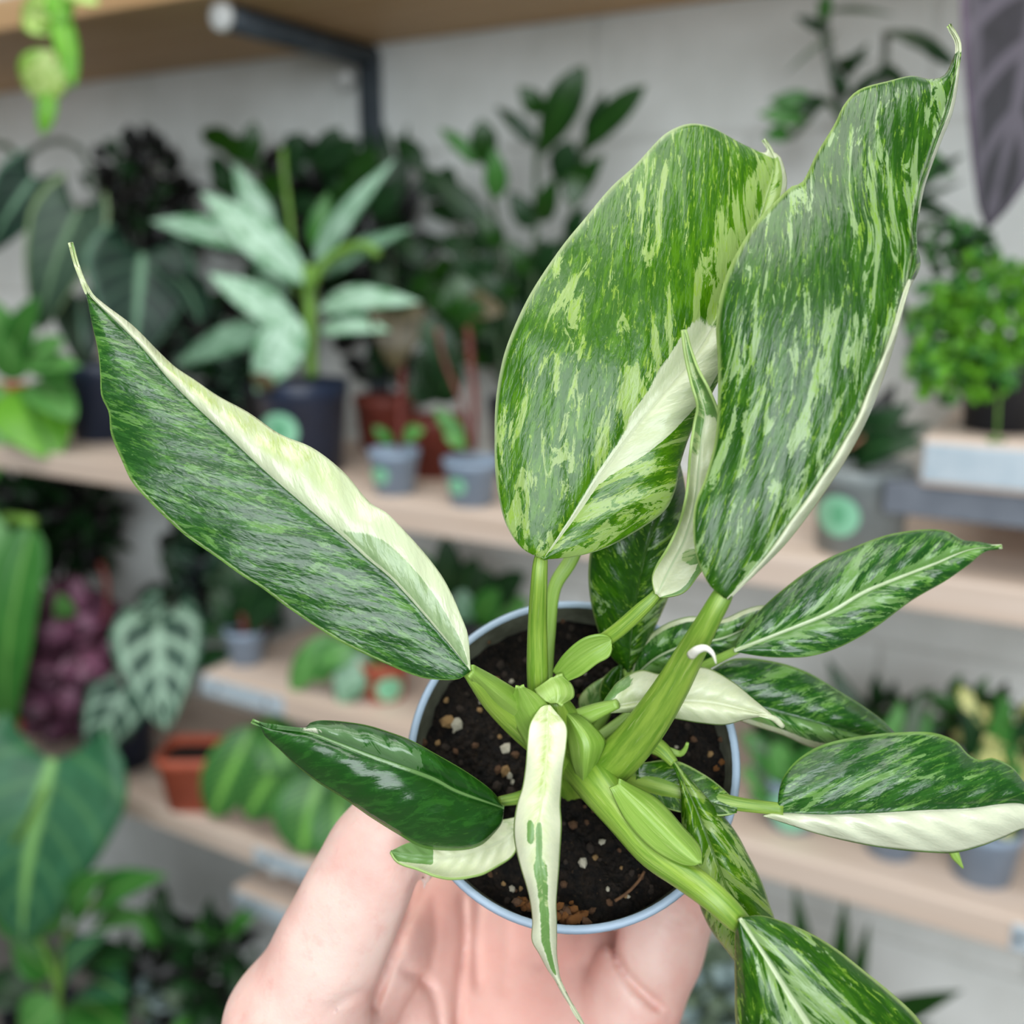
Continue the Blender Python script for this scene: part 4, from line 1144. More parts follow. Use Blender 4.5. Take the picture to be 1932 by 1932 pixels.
# ---- blades
A_R = [(888, 1262), (884, 1205), (875, 1174), (830, 1081), (737, 974), (697, 947), (648, 890), (590, 845), (527, 818), (469, 778), (412, 747), (367, 716), (331, 692), (300, 663), (251, 614), (198, 574), (173, 551), (153, 515), (134, 457)]
A_L = [(886, 1268), (866, 1281), (834, 1283), (790, 1277), (723, 1250), (634, 1206), (545, 1148), (492, 1108), (456, 1086), (412, 1054), (349, 1010), (300, 965), (251, 912), (229, 867), (209, 818), (205, 778), (191, 747), (189, 707), (185, 663), (173, 609), (165, 569), (158, 536), (142, 493), (132, 458)]
A_M = [(887, 1265), (830, 1197), (741, 1098), (690, 1055), (640, 1010), (581, 962), (501, 893), (429, 824), (376, 775), (323, 722), (265, 654), (211, 600), (172, 560), (148, 510), (133, 457)]
leaf('leaf', plant, A_L, A_M, A_R, [0.176, 0.1755, 0.176, 0.177, 0.179, 0.181, 0.183], MV['deepmix'], fl=[0, -0.0005, -0.001, -0.0005, 0], fr=[0, 0.002, 0.004, 0.003, 0.001], bulge=0.0014, quilt=0.00025, nq=13,
     ripple=0.0007, nrip=5, rib=0.0, n=110, m=17, k=1.5, label='long leaf split into a green and a cream half',
     pig=lambda U, W, X, Y: dict(
         cream=np.where(W > 0, ss(-0.02, 0.06, W) * (1 - 0.9 * ss(0.06, 0.11, W) * (1 - ss(0.5, 0.66, W)) * (1 - ss(0.25, 0.36, U + 0.12 * (W - .3))) * ss(0.0, 0.02, U)), 0.9 * ss(0.93, 0.99, -W) * (U > 0.12) * (U < .62)) + ss(0.90, 0.925, U),
         tint=.7 * ss(.9, .93, U) + np.where(W > 0, ss(0.25, 0.6, W) * ss(0.28, 0.5, U) * (1 - ss(0.68, 0.82, U)) * (1 - .7 * ss(.9, .98, W)), 0),
         rib=.47 * (W > .02) * (U < .45), pale=np.where(W > 0, 0.95, 0.5), rim=ss(.975, .99, np.abs(W)) * (W < 0)))

B_L = [(1023, 1055), (984, 1034), (956, 992), (942, 945), (935, 899), (933, 843), (935, 759), (947, 684), (965, 629), (993, 568), (1021, 521), (1063, 461), (1105, 410), (1152, 354), (1198, 312), (1245, 261), (1273, 242), (1305, 233), (1343, 240), (1389, 265), (1417, 279), (1444, 290), (1446, 278), (1440, 263)]
B_R = [(1026, 1056), (1086, 1050), (1142, 1034), (1203, 1001), (1254, 964), (1275, 922), (1284, 875), (1308, 806), (1345, 740), (1385, 660), (1420, 570), (1450, 480), (1475, 400), (1485, 344), (1478, 310), (1470, 293), (1455, 284), (1441, 263)]
B_M = [(1025, 1055), (1086, 966), (1133, 892), (1189, 815), (1245, 748), (1301, 683), (1347, 610), (1388, 530), (1420, 450), (1445, 375), (1460, 318), (1455, 287), (1440, 263)]
leaf('leaf', plant, B_L, B_M, B_R, [0.181, 0.1805, 0.1815, 0.185, 0.191, 0.198], MV['fresh'], fl=[0.001, 0.002, 0.002, 0.004, 0.002], fr=[0.001, 0.002, 0.001, 0.002], rimw=0.985, bulge=0.0018, quilt=0.0002, nq=12, ripple=0.0005,
     rib=0.0, n=110, m=20, k=1.5, label='broad upright leaf with a white midrib',
     pig=lambda U, W, X, Y: dict(
         cream=np.maximum(np.maximum(ss(-0.035 - 0.13 * ss(.2, .55, U), -0.005 - 0.08 * ss(.2, .55, U), W) * (1 - ss(0.05 + 0.75 * ss(.16, .5, U), 0.09 + 0.85 * ss(.16, .5, U), W)) * (1 - ss(.52, .66, U)),
                                  ss(.62, .8, W) * ss(.70, .82, U)), 0.95 * ss(.93, .98, U)),
         tint=0.25 + 0 * U,
         pale=0.5 + 0.22 * ss(.55, .70, U) * ss(-.42, -.18, W) + .06 * ss(.35, .2, U) + .05 * (W > 0)))

C_L = [(1366, 1128), (1337, 1102), (1314, 1050), (1308, 1004), (1311, 952), (1331, 900), (1349, 830), (1354, 755), (1354, 679), (1351, 610), (1360, 552), (1378, 500), (1418, 430), (1459, 384), (1493, 352), (1514, 343), (1540, 291), (1575, 233), (1592, 198), (1621, 169), (1679, 152), (1720, 143), (1754, 149), (1780, 143), (1795, 117), (1804, 85), (1789, 47)]
C_R = [(1376, 1129), (1424, 1085), (1482, 1027), (1540, 952), (1598, 865), (1638, 789), (1667, 714), (1691, 639), (1714, 552), (1737, 500), (1731, 462), (1732, 424), (1743, 360), (1760, 308), (1778, 262), (1798, 210), (1809, 146), (1812, 88), (1805, 66), (1790, 47)]
C_M = [(1371, 1129), (1389, 1110), (1441, 1052), (1493, 978), (1540, 912), (1609, 800), (1644, 716), (1679, 635), (1712, 525), (1722, 470), (1722, 424), (1732, 360), (1748, 308), (1766, 255), (1786, 200), (1800, 140), (1808, 85), (1790, 47)]
leaf('leaf', plant, C_L, C_M, C_R, [0.165, 0.1638, 0.1642, 0.166, 0.1695, 0.175, 0.182], MV['mid'], rimw=0.985, fl=[0.001, 0.004, 0.005, 0.004, 0.002], fr=[0.002, 0.004, 0.003, 0.001], bulge=0.002, quilt=0.00025, nq=14, ripple=0.0007, nrip=3,
     rib=0.0, n=120, m=18, k=2.4, label='tall mottled leaf with a white folded margin and thread tip',
     pig=lambda U, W, X, Y: dict(cream=np.maximum(ss(0.02, 0.12, W) * np.where(U < .60, 1, .95 * ss(.35, .6, W)) * (1 - ss(.57, .6, U) * (1 - ss(.66, .72, U))), ss(.945, .965, U)), tint=0.05 + 0 * U,
                                 pale=0.5 + .10 * ss(.5, 0, np.abs(W)) + .04 * (U < .5)))

# half rolled young leaf between the two tall ones
E_L = [(1236, 1120), (1232, 1085), (1262, 1035), (1285, 985), (1298, 930), (1304, 860), (1312, 800), (1318, 765), (1306, 720), (1295, 670), (1289, 622)]
E_M = [(1240, 1122), (1262, 1075), (1290, 1020), (1310, 950), (1318, 880), (1324, 820), (1330, 780), (1318, 735), (1303, 690), (1290, 623)]
E_R = [(1246, 1128), (1290, 1118), (1318, 1086), (1345, 1040), (1362, 960), (1364, 880), (1362, 820), (1352, 775), (1335, 735), (1312, 690), (1291, 623)]
leaf('leaf', plant, E_L, E_M, E_R, [0.182, 0.179, 0.176, 0.1745, 0.1725, 0.172], MV['cream'], fl=[0.0, -0.002, -0.002, 0.0], fr=[0.0, -0.001, -0.003, 0.0], bulge=-0.0008, ripple=0.0007, rib=0.03, n=80, m=12,
     label='young half-rolled cream leaf',
     pig=lambda U, W, X, Y: dict(cream=np.where(W < 0, .85 - .5 * ss(.45, .6, U), 1.0 - 0.75 * ss(.72, .9, W) - .9 * np.exp(-(((X - 1305) / 22)**2 + ((Y - 1050) / 20)**2))) * (1 - ss(.62, .75, U)),
                                 tint=.35 + 0 * U, pale=0.55 - .35 * ss(.5, .8, W)))
# upright leaf behind
leaf('leaf', plant, [(1184, 1268), (1150, 1235), (1125, 1180), (1111, 1110), (1112, 1050), (1125, 1000), (1160, 940), (1210, 880), (1262, 820)],
     [(1186, 1268), (1190, 1200), (1199, 1120), (1213, 1050), (1232, 985), (1250, 920), (1263, 820)],
     [(1188, 1268), (1215, 1225), (1245, 1165), (1275, 1090), (1290, 1020), (1296, 950), (1285, 880), (1264, 820)],
     [0.206, 0.203, 0.199, 0.197, 0.197], MV['mid'], fl=0.004, fr=0.004, bulge=0.0016, rib=0.0, n=60)
# right hand leaf with the pale midrib
leaf('leaf', plant, [(1384, 1227), (1398, 1196), (1433, 1152), (1477, 1112), (1543, 1064), (1609, 1033), (1675, 1009), (1742, 999), (1786, 1002), (1818, 1019), (1847, 1022), (1891, 1031)],
     [(1385, 1228), (1477, 1192), (1565, 1156), (1631, 1117), (1697, 1090), (1764, 1064), (1830, 1037), (1891, 1031)],
     [(1386, 1230), (1433, 1238), (1477, 1241), (1530, 1238), (1587, 1220), (1653, 1183), (1719, 1134), (1786, 1095), (1830, 1064), (1854, 1044), (1891, 1031)],
     [0.197, 0.1965, 0.197, 0.199, 0.201], MV['deep'], fl=0.004, fr=-0.001, bulge=0.0018, quilt=0.0004, rib=0.04, n=84, k=1.6, label='pointed leaf with a pale midrib reaching right',
     pig=lambda U, W, X, Y: dict(pale=.5 + .25 * np.exp(-(W / .3)**2) + .08 * (W > 0)))
# pale leaf behind the thick stalk
leaf('leaf', plant, [(1192, 1272), (1205, 1222), (1245, 1183), (1300, 1163), (1360, 1168), (1405, 1150), (1440, 1142), (1480, 1150)],
     [(1196, 1276), (1240, 1240), (1300, 1215), (1360, 1205), (1420, 1180), (1481, 1152)],
     [(1200, 1280), (1250, 1275), (1310, 1265), (1370, 1245), (1430, 1210), (1482, 1154)],
     [0.208, 0.205, 0.203, 0.203], MV['deep'], fl=0.002, fr=0.003, rib=0.02, n=50,
     pig=lambda U, W, X, Y: dict(cream=.9 * ss(.68, .9, -W) + .35 * ss(.5, .7, U), tint=.5 + 0 * U, pale=.62 + 0 * U))
# cream leaf crossing behind the thick stalk
leaf('leaf', plant, [(1132, 1332), (1150, 1305), (1168, 1284), (1208, 1264), (1243, 1271), (1270, 1267), (1327, 1258), (1380, 1284), (1424, 1320), (1459, 1350), (1476, 1369)],
     [(1133, 1340), (1200, 1325), (1270, 1322), (1340, 1325), (1400, 1338), (1450, 1352), (1476, 1370)],
     [(1134, 1347), (1203, 1345), (1270, 1356), (1323, 1365), (1367, 1368), (1406, 1358), (1445, 1352), (1464, 1356), (1477, 1371)],
     [0.192, 0.19, 0.188, 0.188, 0.19], MV['cream'], fl=[0, 0.005, 0.004, 0], fr=[0, 0.003, 0.002, 0], bulge=0.0015, rib=0.0, n=64, label='cream leaf behind the thick stalk',
     pig=lambda U, W, X, Y: dict(cream=1.0 - .9 * ss(.45, .65, -W) * (1 - ss(.12, .3, U)) - .35 * (U < .1), tint=.30 + .3 * (U < .2), pale=.4 + 0 * U))
# green leaf behind it
leaf('leaf', plant, [(1300, 1300), (1345, 1262), (1389, 1242), (1455, 1247), (1521, 1267), (1587, 1306), (1636, 1337), (1671, 1364), (1705, 1400)],
     [(1300, 1305), (1380, 1318), (1450, 1338), (1540, 1362), (1620, 1384), (1706, 1402)],
     [(1300, 1310), (1350, 1335), (1397, 1361), (1477, 1388), (1534, 1412), (1600, 1418), (1660, 1415), (1706, 1404)],
     [0.205, 0.204, 0.204, 0.206], MV['deep'], fl=0.004, fr=0.003, bulge=0.0018, rib=0.0, n=64, k=1.4,
     pig=lambda U, W, X, Y: dict(cream=.95 * ss(.6, .85, W), tint=.45 + 0 * U, pale=.5 + .28 * (W > 0)))
# green and white leaf leaving the frame on the right
K_L = [(1468, 1522), (1469, 1496), (1479, 1464), (1506, 1432), (1552, 1405), (1621, 1389), (1689, 1382), (1758, 1382), (1803, 1398), (1828, 1424), (1850, 1434), (1872, 1430), (1908, 1446), (1931, 1473), (1960, 1510), (1980, 1560)]
K_M = [(1455, 1532), (1552, 1536), (1643, 1533), (1735, 1527), (1826, 1523), (1932, 1516), (1981, 1562)]
K_R = [(1440, 1540), (1506, 1562), (1552, 1576), (1621, 1592), (1689, 1603), (1758, 1609), (1803, 1609), (1853, 1596), (1894, 1580), (1932, 1564), (1982, 1564)]
leaf('leaf', plant, K_L, K_M, K_R, [0.19, 0.190, 0.191, 0.193, 0.196], MV['deep'], fl=[0.002, 0.004, 0.004, 0.001], fr=[0.0, 0.001, 0.002, 0.001], bulge=0.0022, quilt=0.0005, nq=8, ripple=0.0004, rib=0.0, n=84, k=1.8,
     label='quilted leaf with a white lower half at the right edge',
     pig=lambda U, W, X, Y: dict(cream=ss(-0.03, 0.06, W), tint=0.0 + .5 * ss(.12, 0, U), pale=.5 + .22 * np.exp(-((W + .32 + .55 * (U - .3)) / .16)**2) * (U < .75) - .1 * (U > .6)))
stalk('leaf_tip', plant, [(1792, 1590, 0.1985, 9), (1801, 1612, 0.1985, 9), (1810, 1627, 0.1985, 5), (1817, 1638, 0.1985, 1.5)], M_STALK_P, m=12)
# leaf behind the lower right stalk
leaf('leaf', plant, [(1268, 1437), (1283, 1487), (1285, 1533), (1287, 1580), (1298, 1635), (1312, 1683), (1324, 1720), (1342, 1756), (1370, 1793), (1400, 1830), (1440, 1862)],
     [(1270, 1436), (1310, 1520), (1340, 1600), (1370, 1680), (1400, 1750), (1425, 1810), (1441, 1863)],
     [(1273, 1436), (1306, 1473), (1347, 1519), (1388, 1569), (1415, 1619), (1438, 1665), (1452, 1706), (1462, 1735), (1470, 1790), (1442, 1863)],
     [0.193, 0.19, 0.189, 0.19, 0.194], MV['fresh'], fl=[0, 0.004, 0.003], fr=[0, 0.004, 0.003], bulge=0.0015, quilt=0.0002, rib=0.0, n=80, k=1.6, label='mottled leaf hanging behind the lower right stalk',
     pig=lambda U, W, X, Y: dict(rim=ss(.955, .98, np.abs(W)), pale=.56 + 0 * U))
# lower right leaf that runs out of the frame
leaf('leaf', plant, [(1394, 1734), (1387, 1761), (1386, 1806), (1386, 1852), (1388, 1932), (1404, 2010), (1450, 2080), (1540, 2140), (1640, 2170)],
     [(1396, 1733), (1440, 1800), (1490, 1880), (1540, 1960), (1590, 2060), (1641, 2171)],
     [(1400, 1731), (1430, 1727), (1461, 1733), (1520, 1756), (1575, 1788), (1634, 1834), (1689, 1879), (1735, 1925), (1770, 1990), (1760, 2080), (1642, 2172)],
     [0.169, 0.166, 0.165, 0.167, 0.17], MV['mid'], fl=[0.002, 0.006, 0.005], fr=[0.002, 0.005, 0.004], bulge=0.0022, quilt=0.0003, rib=0.02, n=84, k=1.9, label='broad leaf running out of the frame at the lower right',
     pig=lambda U, W, X, Y: dict(pale=.5 + .22 * np.exp(-((np.abs(W) - .2) / .25)**2)))
# narrow cream leaf hanging over the rim
N_L = [(1030, 1330), (1018, 1336), (1000, 1365), (995, 1398), (991, 1445), (985, 1485), (975, 1517), (969, 1557), (971, 1593), (982, 1637), (993, 1673), (1000, 1702), (1004, 1738), (1003, 1774), (1017, 1800), (1033, 1830), (1046, 1849), (1060, 1875), (1076, 1900), (1100, 1938), (1112, 1960)]
N_R = [(1038, 1330), (1047, 1340), (1069, 1369), (1069, 1405), (1063, 1449), (1060, 1485), (1058, 1521), (1060, 1557), (1056, 1630), (1053, 1666), (1050, 1702), (1051, 1738), (1051, 1774), (1051, 1800), (1055, 1832), (1059, 1849), (1069, 1871), (1082, 1896), (1103, 1934), (1114, 1960)]
N_M = [(1034, 1330), (1033, 1365), (1032, 1405), (1027, 1450), (1024, 1490), (1018, 1525), (1014, 1560), (1015, 1600), (1019, 1640), (1023, 1675), (1025, 1705), (1028, 1740), (1030, 1774), (1036, 1802), (1045, 1833), (1053, 1850), (1065, 1874), (1079, 1899), (1101, 1936), (1113, 1960)]
leaf('leaf', plant, N_L, N_M, N_R, [0.183, 0.174, 0.1705, 0.1695, 0.171, 0.175, 0.18], MV['cream'], fl=[0.001, 0.003, 0.002, 0.001], fr=[0.001, 0.003, 0.002, 0.001], bulge=0.0006, ripple=0.0004, rib=0.0, gro=0.0, n=110, m=10,
     label='narrow cream leaf hanging over the rim with a green streak',
     pig=lambda U, W, X, Y: dict(
         cream=1 - .95 * np.maximum.reduce([np.exp(-(((X - 1001 - 0.02 * (Y - 1570)) / 8)**2 + ((Y - 1570) / 26)**4)) * (Y > 1500),
                                           np.exp(-((W - .02) / .42)**2) * ss(1600, 1640, Y) * (1 - ss(1830, 1850, Y)),
                                           np.exp(-((X - 1017) / 7)**2) * ss(1530, 1570, Y) * (1 - ss(1640, 1660, Y))]),
         tint=1.0 * np.exp(-((W + .05) / .45)**2) * (1 - ss(.4, .6, U)) + .8 * (U < .06), pale=.3 + 0 * U))
# dark glossy leaf at the lower left
O_U = [(950, 1524), (937, 1502), (917, 1482), (874, 1452), (824, 1423), (775, 1396), (732, 1380), (692, 1368), (646, 1361), (606, 1359), (586, 1363), (573, 1373), (526, 1370), (491, 1366), (475, 1360)]
O_D = [(951, 1527), (947, 1552), (930, 1575), (907, 1595), (874, 1604), (824, 1604), (791, 1597), (752, 1575), (699, 1542), (652, 1509), (599, 1476), (556, 1442), (526, 1413), (500, 1389), (490, 1370), (475, 1361)]
O_M = [(951, 1525), (907, 1509), (858, 1490), (818, 1468), (758, 1446), (692, 1423), (626, 1397), (585, 1382), (530, 1374), (492, 1367), (475, 1360)]
leaf('leaf', plant, O_D, O_M, O_U, [0.194, 0.189, 0.185, 0.185, 0.187, 0.19], MV['dark'], fl=[0.003, 0.004, 0.003, 0.001], fr=[0.001, 0.0, 0.003, 0.002], bulge=0.0022, quilt=0.00018, rib=0.016, n=84, k=1.4,
     label='dark glossy leaf resting over the thumb',
     pig=lambda U, W, X, Y: dict(pale=np.where(W > 0, .5 + .75 * ss(.3, .42, U) * (1 - ss(.55, .95, W)), .5), cream=.55 * (W > 0) * ss(.85, .3, W) * ss(.68, .76, U) * (1 - ss(.80, .88, U))))
# pale leaf under it
leaf('leaf', plant, [(990, 1560), (968, 1612), (940, 1632), (907, 1649), (858, 1657), (824, 1652), (791, 1639), (752, 1626), (738, 1607)],
     [(985, 1550), (950, 1585), (905, 1605), (860, 1615), (815, 1618), (770, 1614), (738, 1606)],
     [(980, 1540), (935, 1550), (890, 1565), (850, 1575), (810, 1582), (770, 1590), (738, 1605)],
     [0.1995, 0.197, 0.1935, 0.191, 0.190], MV['cream'], fl=[0.0, -0.002, -0.003, -0.001], fr=0.002, bulge=-0.0006, rib=0.0, n=60,
     label='pale underleaf folded over the rim',
     pig=lambda U, W, X, Y: dict(cream=.95 - .42 * ss(.25, .1, U) - .95 * ss(822, 812, X) * ss(1634, 1622, Y - (X - 780) * .1), tint=.35 + 0 * U, pale=.6 - .45 * (X < 820)))
# small leaves low in the pot
leaf('leaf', plant, [(1172, 1540), (1180, 1570), (1195, 1595), (1212, 1610), (1217, 1636)], [(1180, 1538), (1195, 1562), (1210, 1585), (1218, 1610), (1218, 1637)],
     [(1190, 1536), (1212, 1556), (1224, 1580), (1223, 1610), (1219, 1637)], [0.204, 0.203, 0.203], MV['dark'], n=26, m=6, rib=0)
leaf('leaf', plant, [(1160, 1345), (1132, 1318), (1136, 1285), (1155, 1262), (1170, 1254)], [(1165, 1345), (1158, 1315), (1160, 1285), (1168, 1266), (1171, 1254)],
     [(1170, 1345), (1178, 1315), (1180, 1288), (1176, 1268), (1172, 1254)], [0.209, 0.207, 0.206], MV['mid'], n=26, m=6, rib=0)
leaf('leaf', plant, [(1095, 1350), (1092, 1320), (1105, 1300), (1125, 1285), (1145, 1275)], [(1105, 1352), (1112, 1330), (1124, 1310), (1135, 1295), (1146, 1275)],
     [(1115, 1352), (1130, 1335), (1140, 1315), (1145, 1295), (1147, 1275)], [0.21, 0.209, 0.208], MV['cream'], n=26, m=6, rib=0)
# ------------------------------------------------------------------ the hand: one continuous surface grown from joints
def skin_mat():
    b = NB('skin')
    v = b.objco()
    n1 = b.noise(v, 45, 4, 0.6)
    n2 = b.noise(v, 260, 4, 0.65)
    n3 = b.noise(v, 1400, 3, 0.6)
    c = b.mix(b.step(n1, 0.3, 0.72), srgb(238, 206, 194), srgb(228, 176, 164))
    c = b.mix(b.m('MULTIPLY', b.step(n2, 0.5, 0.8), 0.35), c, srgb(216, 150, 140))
    c = b.mix(b.m('MULTIPLY', b.attr('palm_red_shade').outputs['Fac'], 0.55), c, srgb(218, 156, 142))  # redder palm skin; also carries the shade below the pot as colour
    h = b.m('ADD', b.m('MULTIPLY', n2, 0.6), b.m('MULTIPLY', n3, 0.35))
    p = b.principled(c, 0.5, h, 0.35, 0.0006, **{'Subsurface_Weight': 0.35, 'Subsurface_Scale': 0.006})
    p.inputs['Subsurface Radius'].default_value = (1.0, 0.35, 0.2)
    return b.done(p.outputs[0])


def camco(px, py, z):
    return np.array(((px - CX) / F * z, (CX - py) / F * z, z))


def build_hand():
    h = 0.00095
    lo = np.array((-0.072, -0.158, 0.176))
    hi = np.array((0.062, -0.030, 0.312))
    nx, ny, nz = np.ceil((hi - lo) / h).astype(int)
    X, Y, Z = np.meshgrid(lo[0] + h * np.arange(nx), lo[1] + h * np.arange(ny), lo[2] + h * np.arange(nz), indexing='ij')
    X, Y, Z = X.astype(np.float32), Y.astype(np.float32), Z.astype(np.float32)

    def cone(a, b, ra, rb):
        a, b = np.asarray(a), np.asarray(b)
        d = b - a
        t = ((X - a[0]) * d[0] + (Y - a[1]) * d[1] + (Z - a[2]) * d[2]) / (d @ d)
        t = np.clip(t, 0, 1)
        return np.sqrt((X - a[0] - t * d[0])**2 + (Y - a[1] - t * d[1])**2 + (Z - a[2] - t * d[2])**2) - (ra + (rb - ra) * t)

    def smin(ds, k):
        m_ = np.minimum.reduce(ds)
        s = 0
        for d in ds:
            s = s + np.exp(np.maximum(-(d - m_) / k, -40))
        return m_ - k * np.log(s)

    def chain(js, k=0.003):
        pts = [(camco(*j[:3]), j[3] / 1000) for j in js]
        return smin([cone(pts[i][0], pts[i + 1][0], pts[i][1], pts[i + 1][1]) for i in range(len(pts) - 1)], k)

    thumb = chain([(640, 2120, 0.232, 19), (560, 1935, 0.216, 14.0), (628, 1790, 0.211, 10.6), (672, 1700, 0.209, 9.9), (716, 1616, 0.2075, 9.4), (758, 1560, 0.2075, 8.2), (778, 1530, 0.2085, 6.5)], 0.0022)
    web = chain([(600, 1960, 0.226, 14), (700, 1800, 0.235, 10), (800, 1740, 0.258, 10), (870, 1760, 0.272, 10)])
    thenar = chain([(700, 2080, 0.236, 17), (770, 1940, 0.243, 9.5), (820, 1860, 0.252, 9)], 0.003)
    palm = smin([chain([(900, 2350, 0.245, 24), (870, 1960, 0.256, 14), (860, 1760, 0.272, 11)]),
                 chain([(980, 2350, 0.245, 24), (960, 1960, 0.260, 14), (960, 1740, 0.276, 11)]),
                 chain([(1060, 2350, 0.245, 24), (1050, 1960, 0.258, 14.5), (1060, 1760, 0.274, 11)]),
                 chain([(1130, 2330, 0.242, 24), (1120, 1990, 0.250, 16), (1140, 1840, 0.258, 12)])], 0.005)
    index = chain([(860, 1760, 0.272, 10.5), (868, 1600, 0.281, 9.5), (930, 1480, 0.284, 8.6), (1000, 1410, 0.282, 7.5), (1030, 1390, 0.281, 6.5)])
    middle = chain([(960, 1740, 0.276, 10.5), (965, 1590, 0.290, 9.6), (1040, 1490, 0.293, 8.8), (1130, 1440, 0.288, 7.8), (1160, 1430, 0.286, 6.5)])
    ring = chain([(1060, 1760, 0.274, 10.5), (1110, 1630, 0.288, 9.4), (1190, 1550, 0.286, 8.6), (1240, 1480, 0.276, 7.6), (1246, 1450, 0.272, 6.3)])
    pinky = chain([(1150, 2010, 0.246, 13), (1195, 1880, 0.2425, 10.5), (1238, 1790, 0.240, 9.6), (1262, 1715, 0.240, 8.9), (1285, 1640, 0.245, 8.2), (1290, 1570, 0.254, 7.2), (1280, 1530, 0.259, 6)], 0.002)
    d = smin([smin([palm, web, index, middle, ring], 0.003), pinky], 0.0012)
    d = smin([d, thenar], 0.0022)
    d = smin([d, thumb], 0.0014)
    # skin creases: shallow grooves along lines on the palm side
    PX = X / Z * F + CX
    PY = CX - Y / Z * F

    def groove(line, dep, wid):
        q = resample(np.asarray(line, float), 14)
        dm = np.full(X.shape, 1e9, np.float32)
        for i in range(len(q) - 1):
            a, e = q[i], q[i + 1] - q[i]
            t = np.clip(((PX - a[0]) * e[0] + (PY - a[1]) * e[1]) / (e @ e), 0, 1)
            dm = np.minimum(dm, (PX - a[0] - t * e[0])**2 + (PY - a[1] - t * e[1])**2)
        return dep * np.exp(-dm / wid**2)
    for line, dep, wid in [
        ([(872, 1700), (876, 1770), (868, 1840), (862, 1932)], 0.0018, 9), ([(905, 1690), (898, 1780), (900, 1860)], 0.0011, 8),
        ([(955, 1720), (958, 1800), (950, 1870)], 0.0006, 8), ([(820, 1700), (822, 1770), (812, 1830)], 0.0007, 8),
        ([(762, 1830), (800, 1850), (822, 1890), (830, 1945)], 0.0016, 8), ([(1158, 1735), (1161, 1800), (1190, 1850), (1238, 1898)], 0.0028, 9), ([(705, 1900), (742, 1800), (768, 1730), (795, 1650)], 0.0022, 9), ([(600, 1655), (630, 1668), (660, 1672)], 0.0004, 5),
        ([(612, 1640), (640, 1650), (668, 1652)], 0.0004, 5), ([(640, 1605), (665, 1612)], 0.0004, 5), ([(625, 1905), (660, 1880), (715, 1862)], 0.0009, 7),
        ([(760, 1650), (775, 1665), (790, 1672)], 0.0007, 7), ([(770, 1630), (785, 1643), (798, 1650)], 0.0006, 6),
        ([(1225, 1718), (1262, 1742), (1300, 1752)], 0.0009, 7), ([(1240, 1700), (1280, 1716)], 0.0005, 6), ([(1196, 1855), (1235, 1880), (1262, 1915)], 0.0009, 8),
        ([(1010, 1740), (1015, 1820)], 0.0005, 8), ([(1090, 1760), (1110, 1830), (1150, 1890)], 0.0006, 9)]:
        d = d + groove(line, dep, wid)
    # the pot stands in the hand: the flesh gives way to it
    pc = np.array([(RC - LOC) @ RT, (RC - LOC) @ UP, (RC - LOC) @ FW])
    ax = np.array([AX @ RT, AX @ UP, AX @ FW])
    qx, qy, qz = X - pc[0], Y - pc[1], Z - pc[2]
    hh = qx * ax[0] + qy * ax[1] + qz * ax[2]
    rr = np.sqrt(np.maximum(qx**2 + qy**2 + qz**2 - hh**2, 0))
    potr = np.where(hh > -0.0095, PR, 0.0225 + (0.0303 - 0.0225) * np.clip((hh + 0.058) / 0.047, 0, 1)) + 0.0005
    dp = np.maximum(rr - potr, np.maximum(hh - 0.002, -0.0588 - hh))
    d = np.maximum(d, -dp)
    # surface nets
    S = d < 0
    nx, ny, nz = S.shape
    cs = [(i, j, k) for i in (0, 1) for j in (0, 1) for k in (0, 1)]
    sl = lambda A, c: A[c[0]:nx - 1 + c[0], c[1]:ny - 1 + c[1], c[2]:nz - 1 + c[2]]
    cnt = sum(sl(S, c).astype(np.int8) for c in cs)
    act = (cnt > 0) & (cnt < 8)
    idx = np.argwhere(act)
    acc = np.zeros((len(idx), 3))
    num = np.zeros(len(idx))
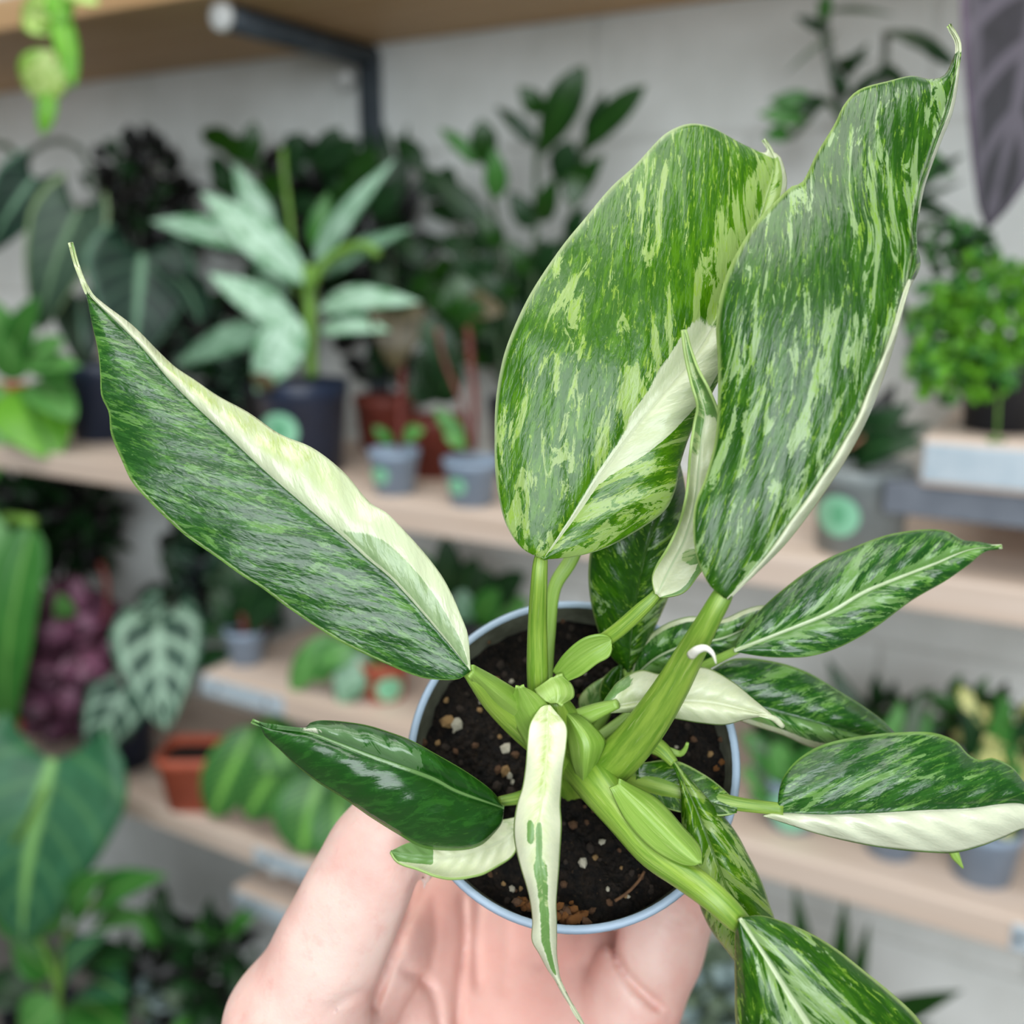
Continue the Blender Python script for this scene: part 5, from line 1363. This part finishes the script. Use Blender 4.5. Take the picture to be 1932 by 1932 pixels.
    for c in cs:
        for ax_ in range(3):
            if c[ax_] == 0:
                c2 = list(c)
                c2[ax_] = 1
                v0 = d[idx[:, 0] + c[0], idx[:, 1] + c[1], idx[:, 2] + c[2]]
                v1 = d[idx[:, 0] + c2[0], idx[:, 1] + c2[1], idx[:, 2] + c2[2]]
                cr = (v0 < 0) != (v1 < 0)
                t = np.where(cr, v0 / np.where(v0 - v1 == 0, 1, v0 - v1), 0)
                pt = np.repeat(np.asarray(c, float)[None], len(idx), 0)
                pt[:, ax_] += t
                acc += pt * cr[:, None]
                num += cr
    V = lo + h * (idx + acc / num[:, None])
    vid = np.full(act.shape, -1, np.int64)
    vid[tuple(idx.T)] = np.arange(len(idx))
    quads = []
    for ax_ in range(3):
        b1, b2 = (ax_ + 1) % 3, (ax_ + 2) % 3
        s0 = [slice(1, -1)] * 3
        s0[ax_] = slice(0, S.shape[ax_] - 1)
        s1 = list(s0)
        s1[ax_] = slice(1, S.shape[ax_])
        cr = S[tuple(s0)] != S[tuple(s1)]
        e = np.argwhere(cr)
        base = e.copy()
        base[:, b1] += 1
        base[:, b2] += 1
        inside = S[tuple(base.T)]

        def at_(o1, o2):
            q = base.copy()
            q[:, b1] -= o1
            q[:, b2] -= o2
            return vid[tuple(q.T)]
        q = np.stack([at_(1, 1), at_(0, 1), at_(0, 0), at_(1, 0)], 1)
        q[~inside] = q[~inside][:, ::-1]
        quads.append(q)
    Q = np.concatenate(quads)
    Q = Q[(Q >= 0).all(1)]
    # relax
    for it in range(4):
        s = np.zeros_like(V)
        c = np.zeros(len(V))
        for a, b_ in ((0, 1), (1, 2), (2, 3), (3, 0)):
            np.add.at(s, Q[:, a], V[Q[:, b_]])
            np.add.at(s, Q[:, b_], V[Q[:, a]])
            np.add.at(c, Q[:, a], 1)
            np.add.at(c, Q[:, b_], 1)
        V = V * 0.5 + 0.5 * s / c[:, None]
    W = LOC + V[:, :1] * RT + V[:, 1:2] * UP + V[:, 2:] * FW
    org = cw(960, 1960, 0.25)
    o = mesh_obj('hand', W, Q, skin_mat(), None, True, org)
    pxv = V[:, 0] / V[:, 2] * F + CX
    pyv = CX - V[:, 1] / V[:, 2] * F
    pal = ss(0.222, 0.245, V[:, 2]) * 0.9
    a = o.data.attributes.new('palm_red_shade', 'FLOAT', 'POINT')
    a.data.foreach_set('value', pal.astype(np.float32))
    o['label'] = 'bare pale left hand cupping the small grey pot from below'
    o['category'] = 'hand'
    return o


build_hand()
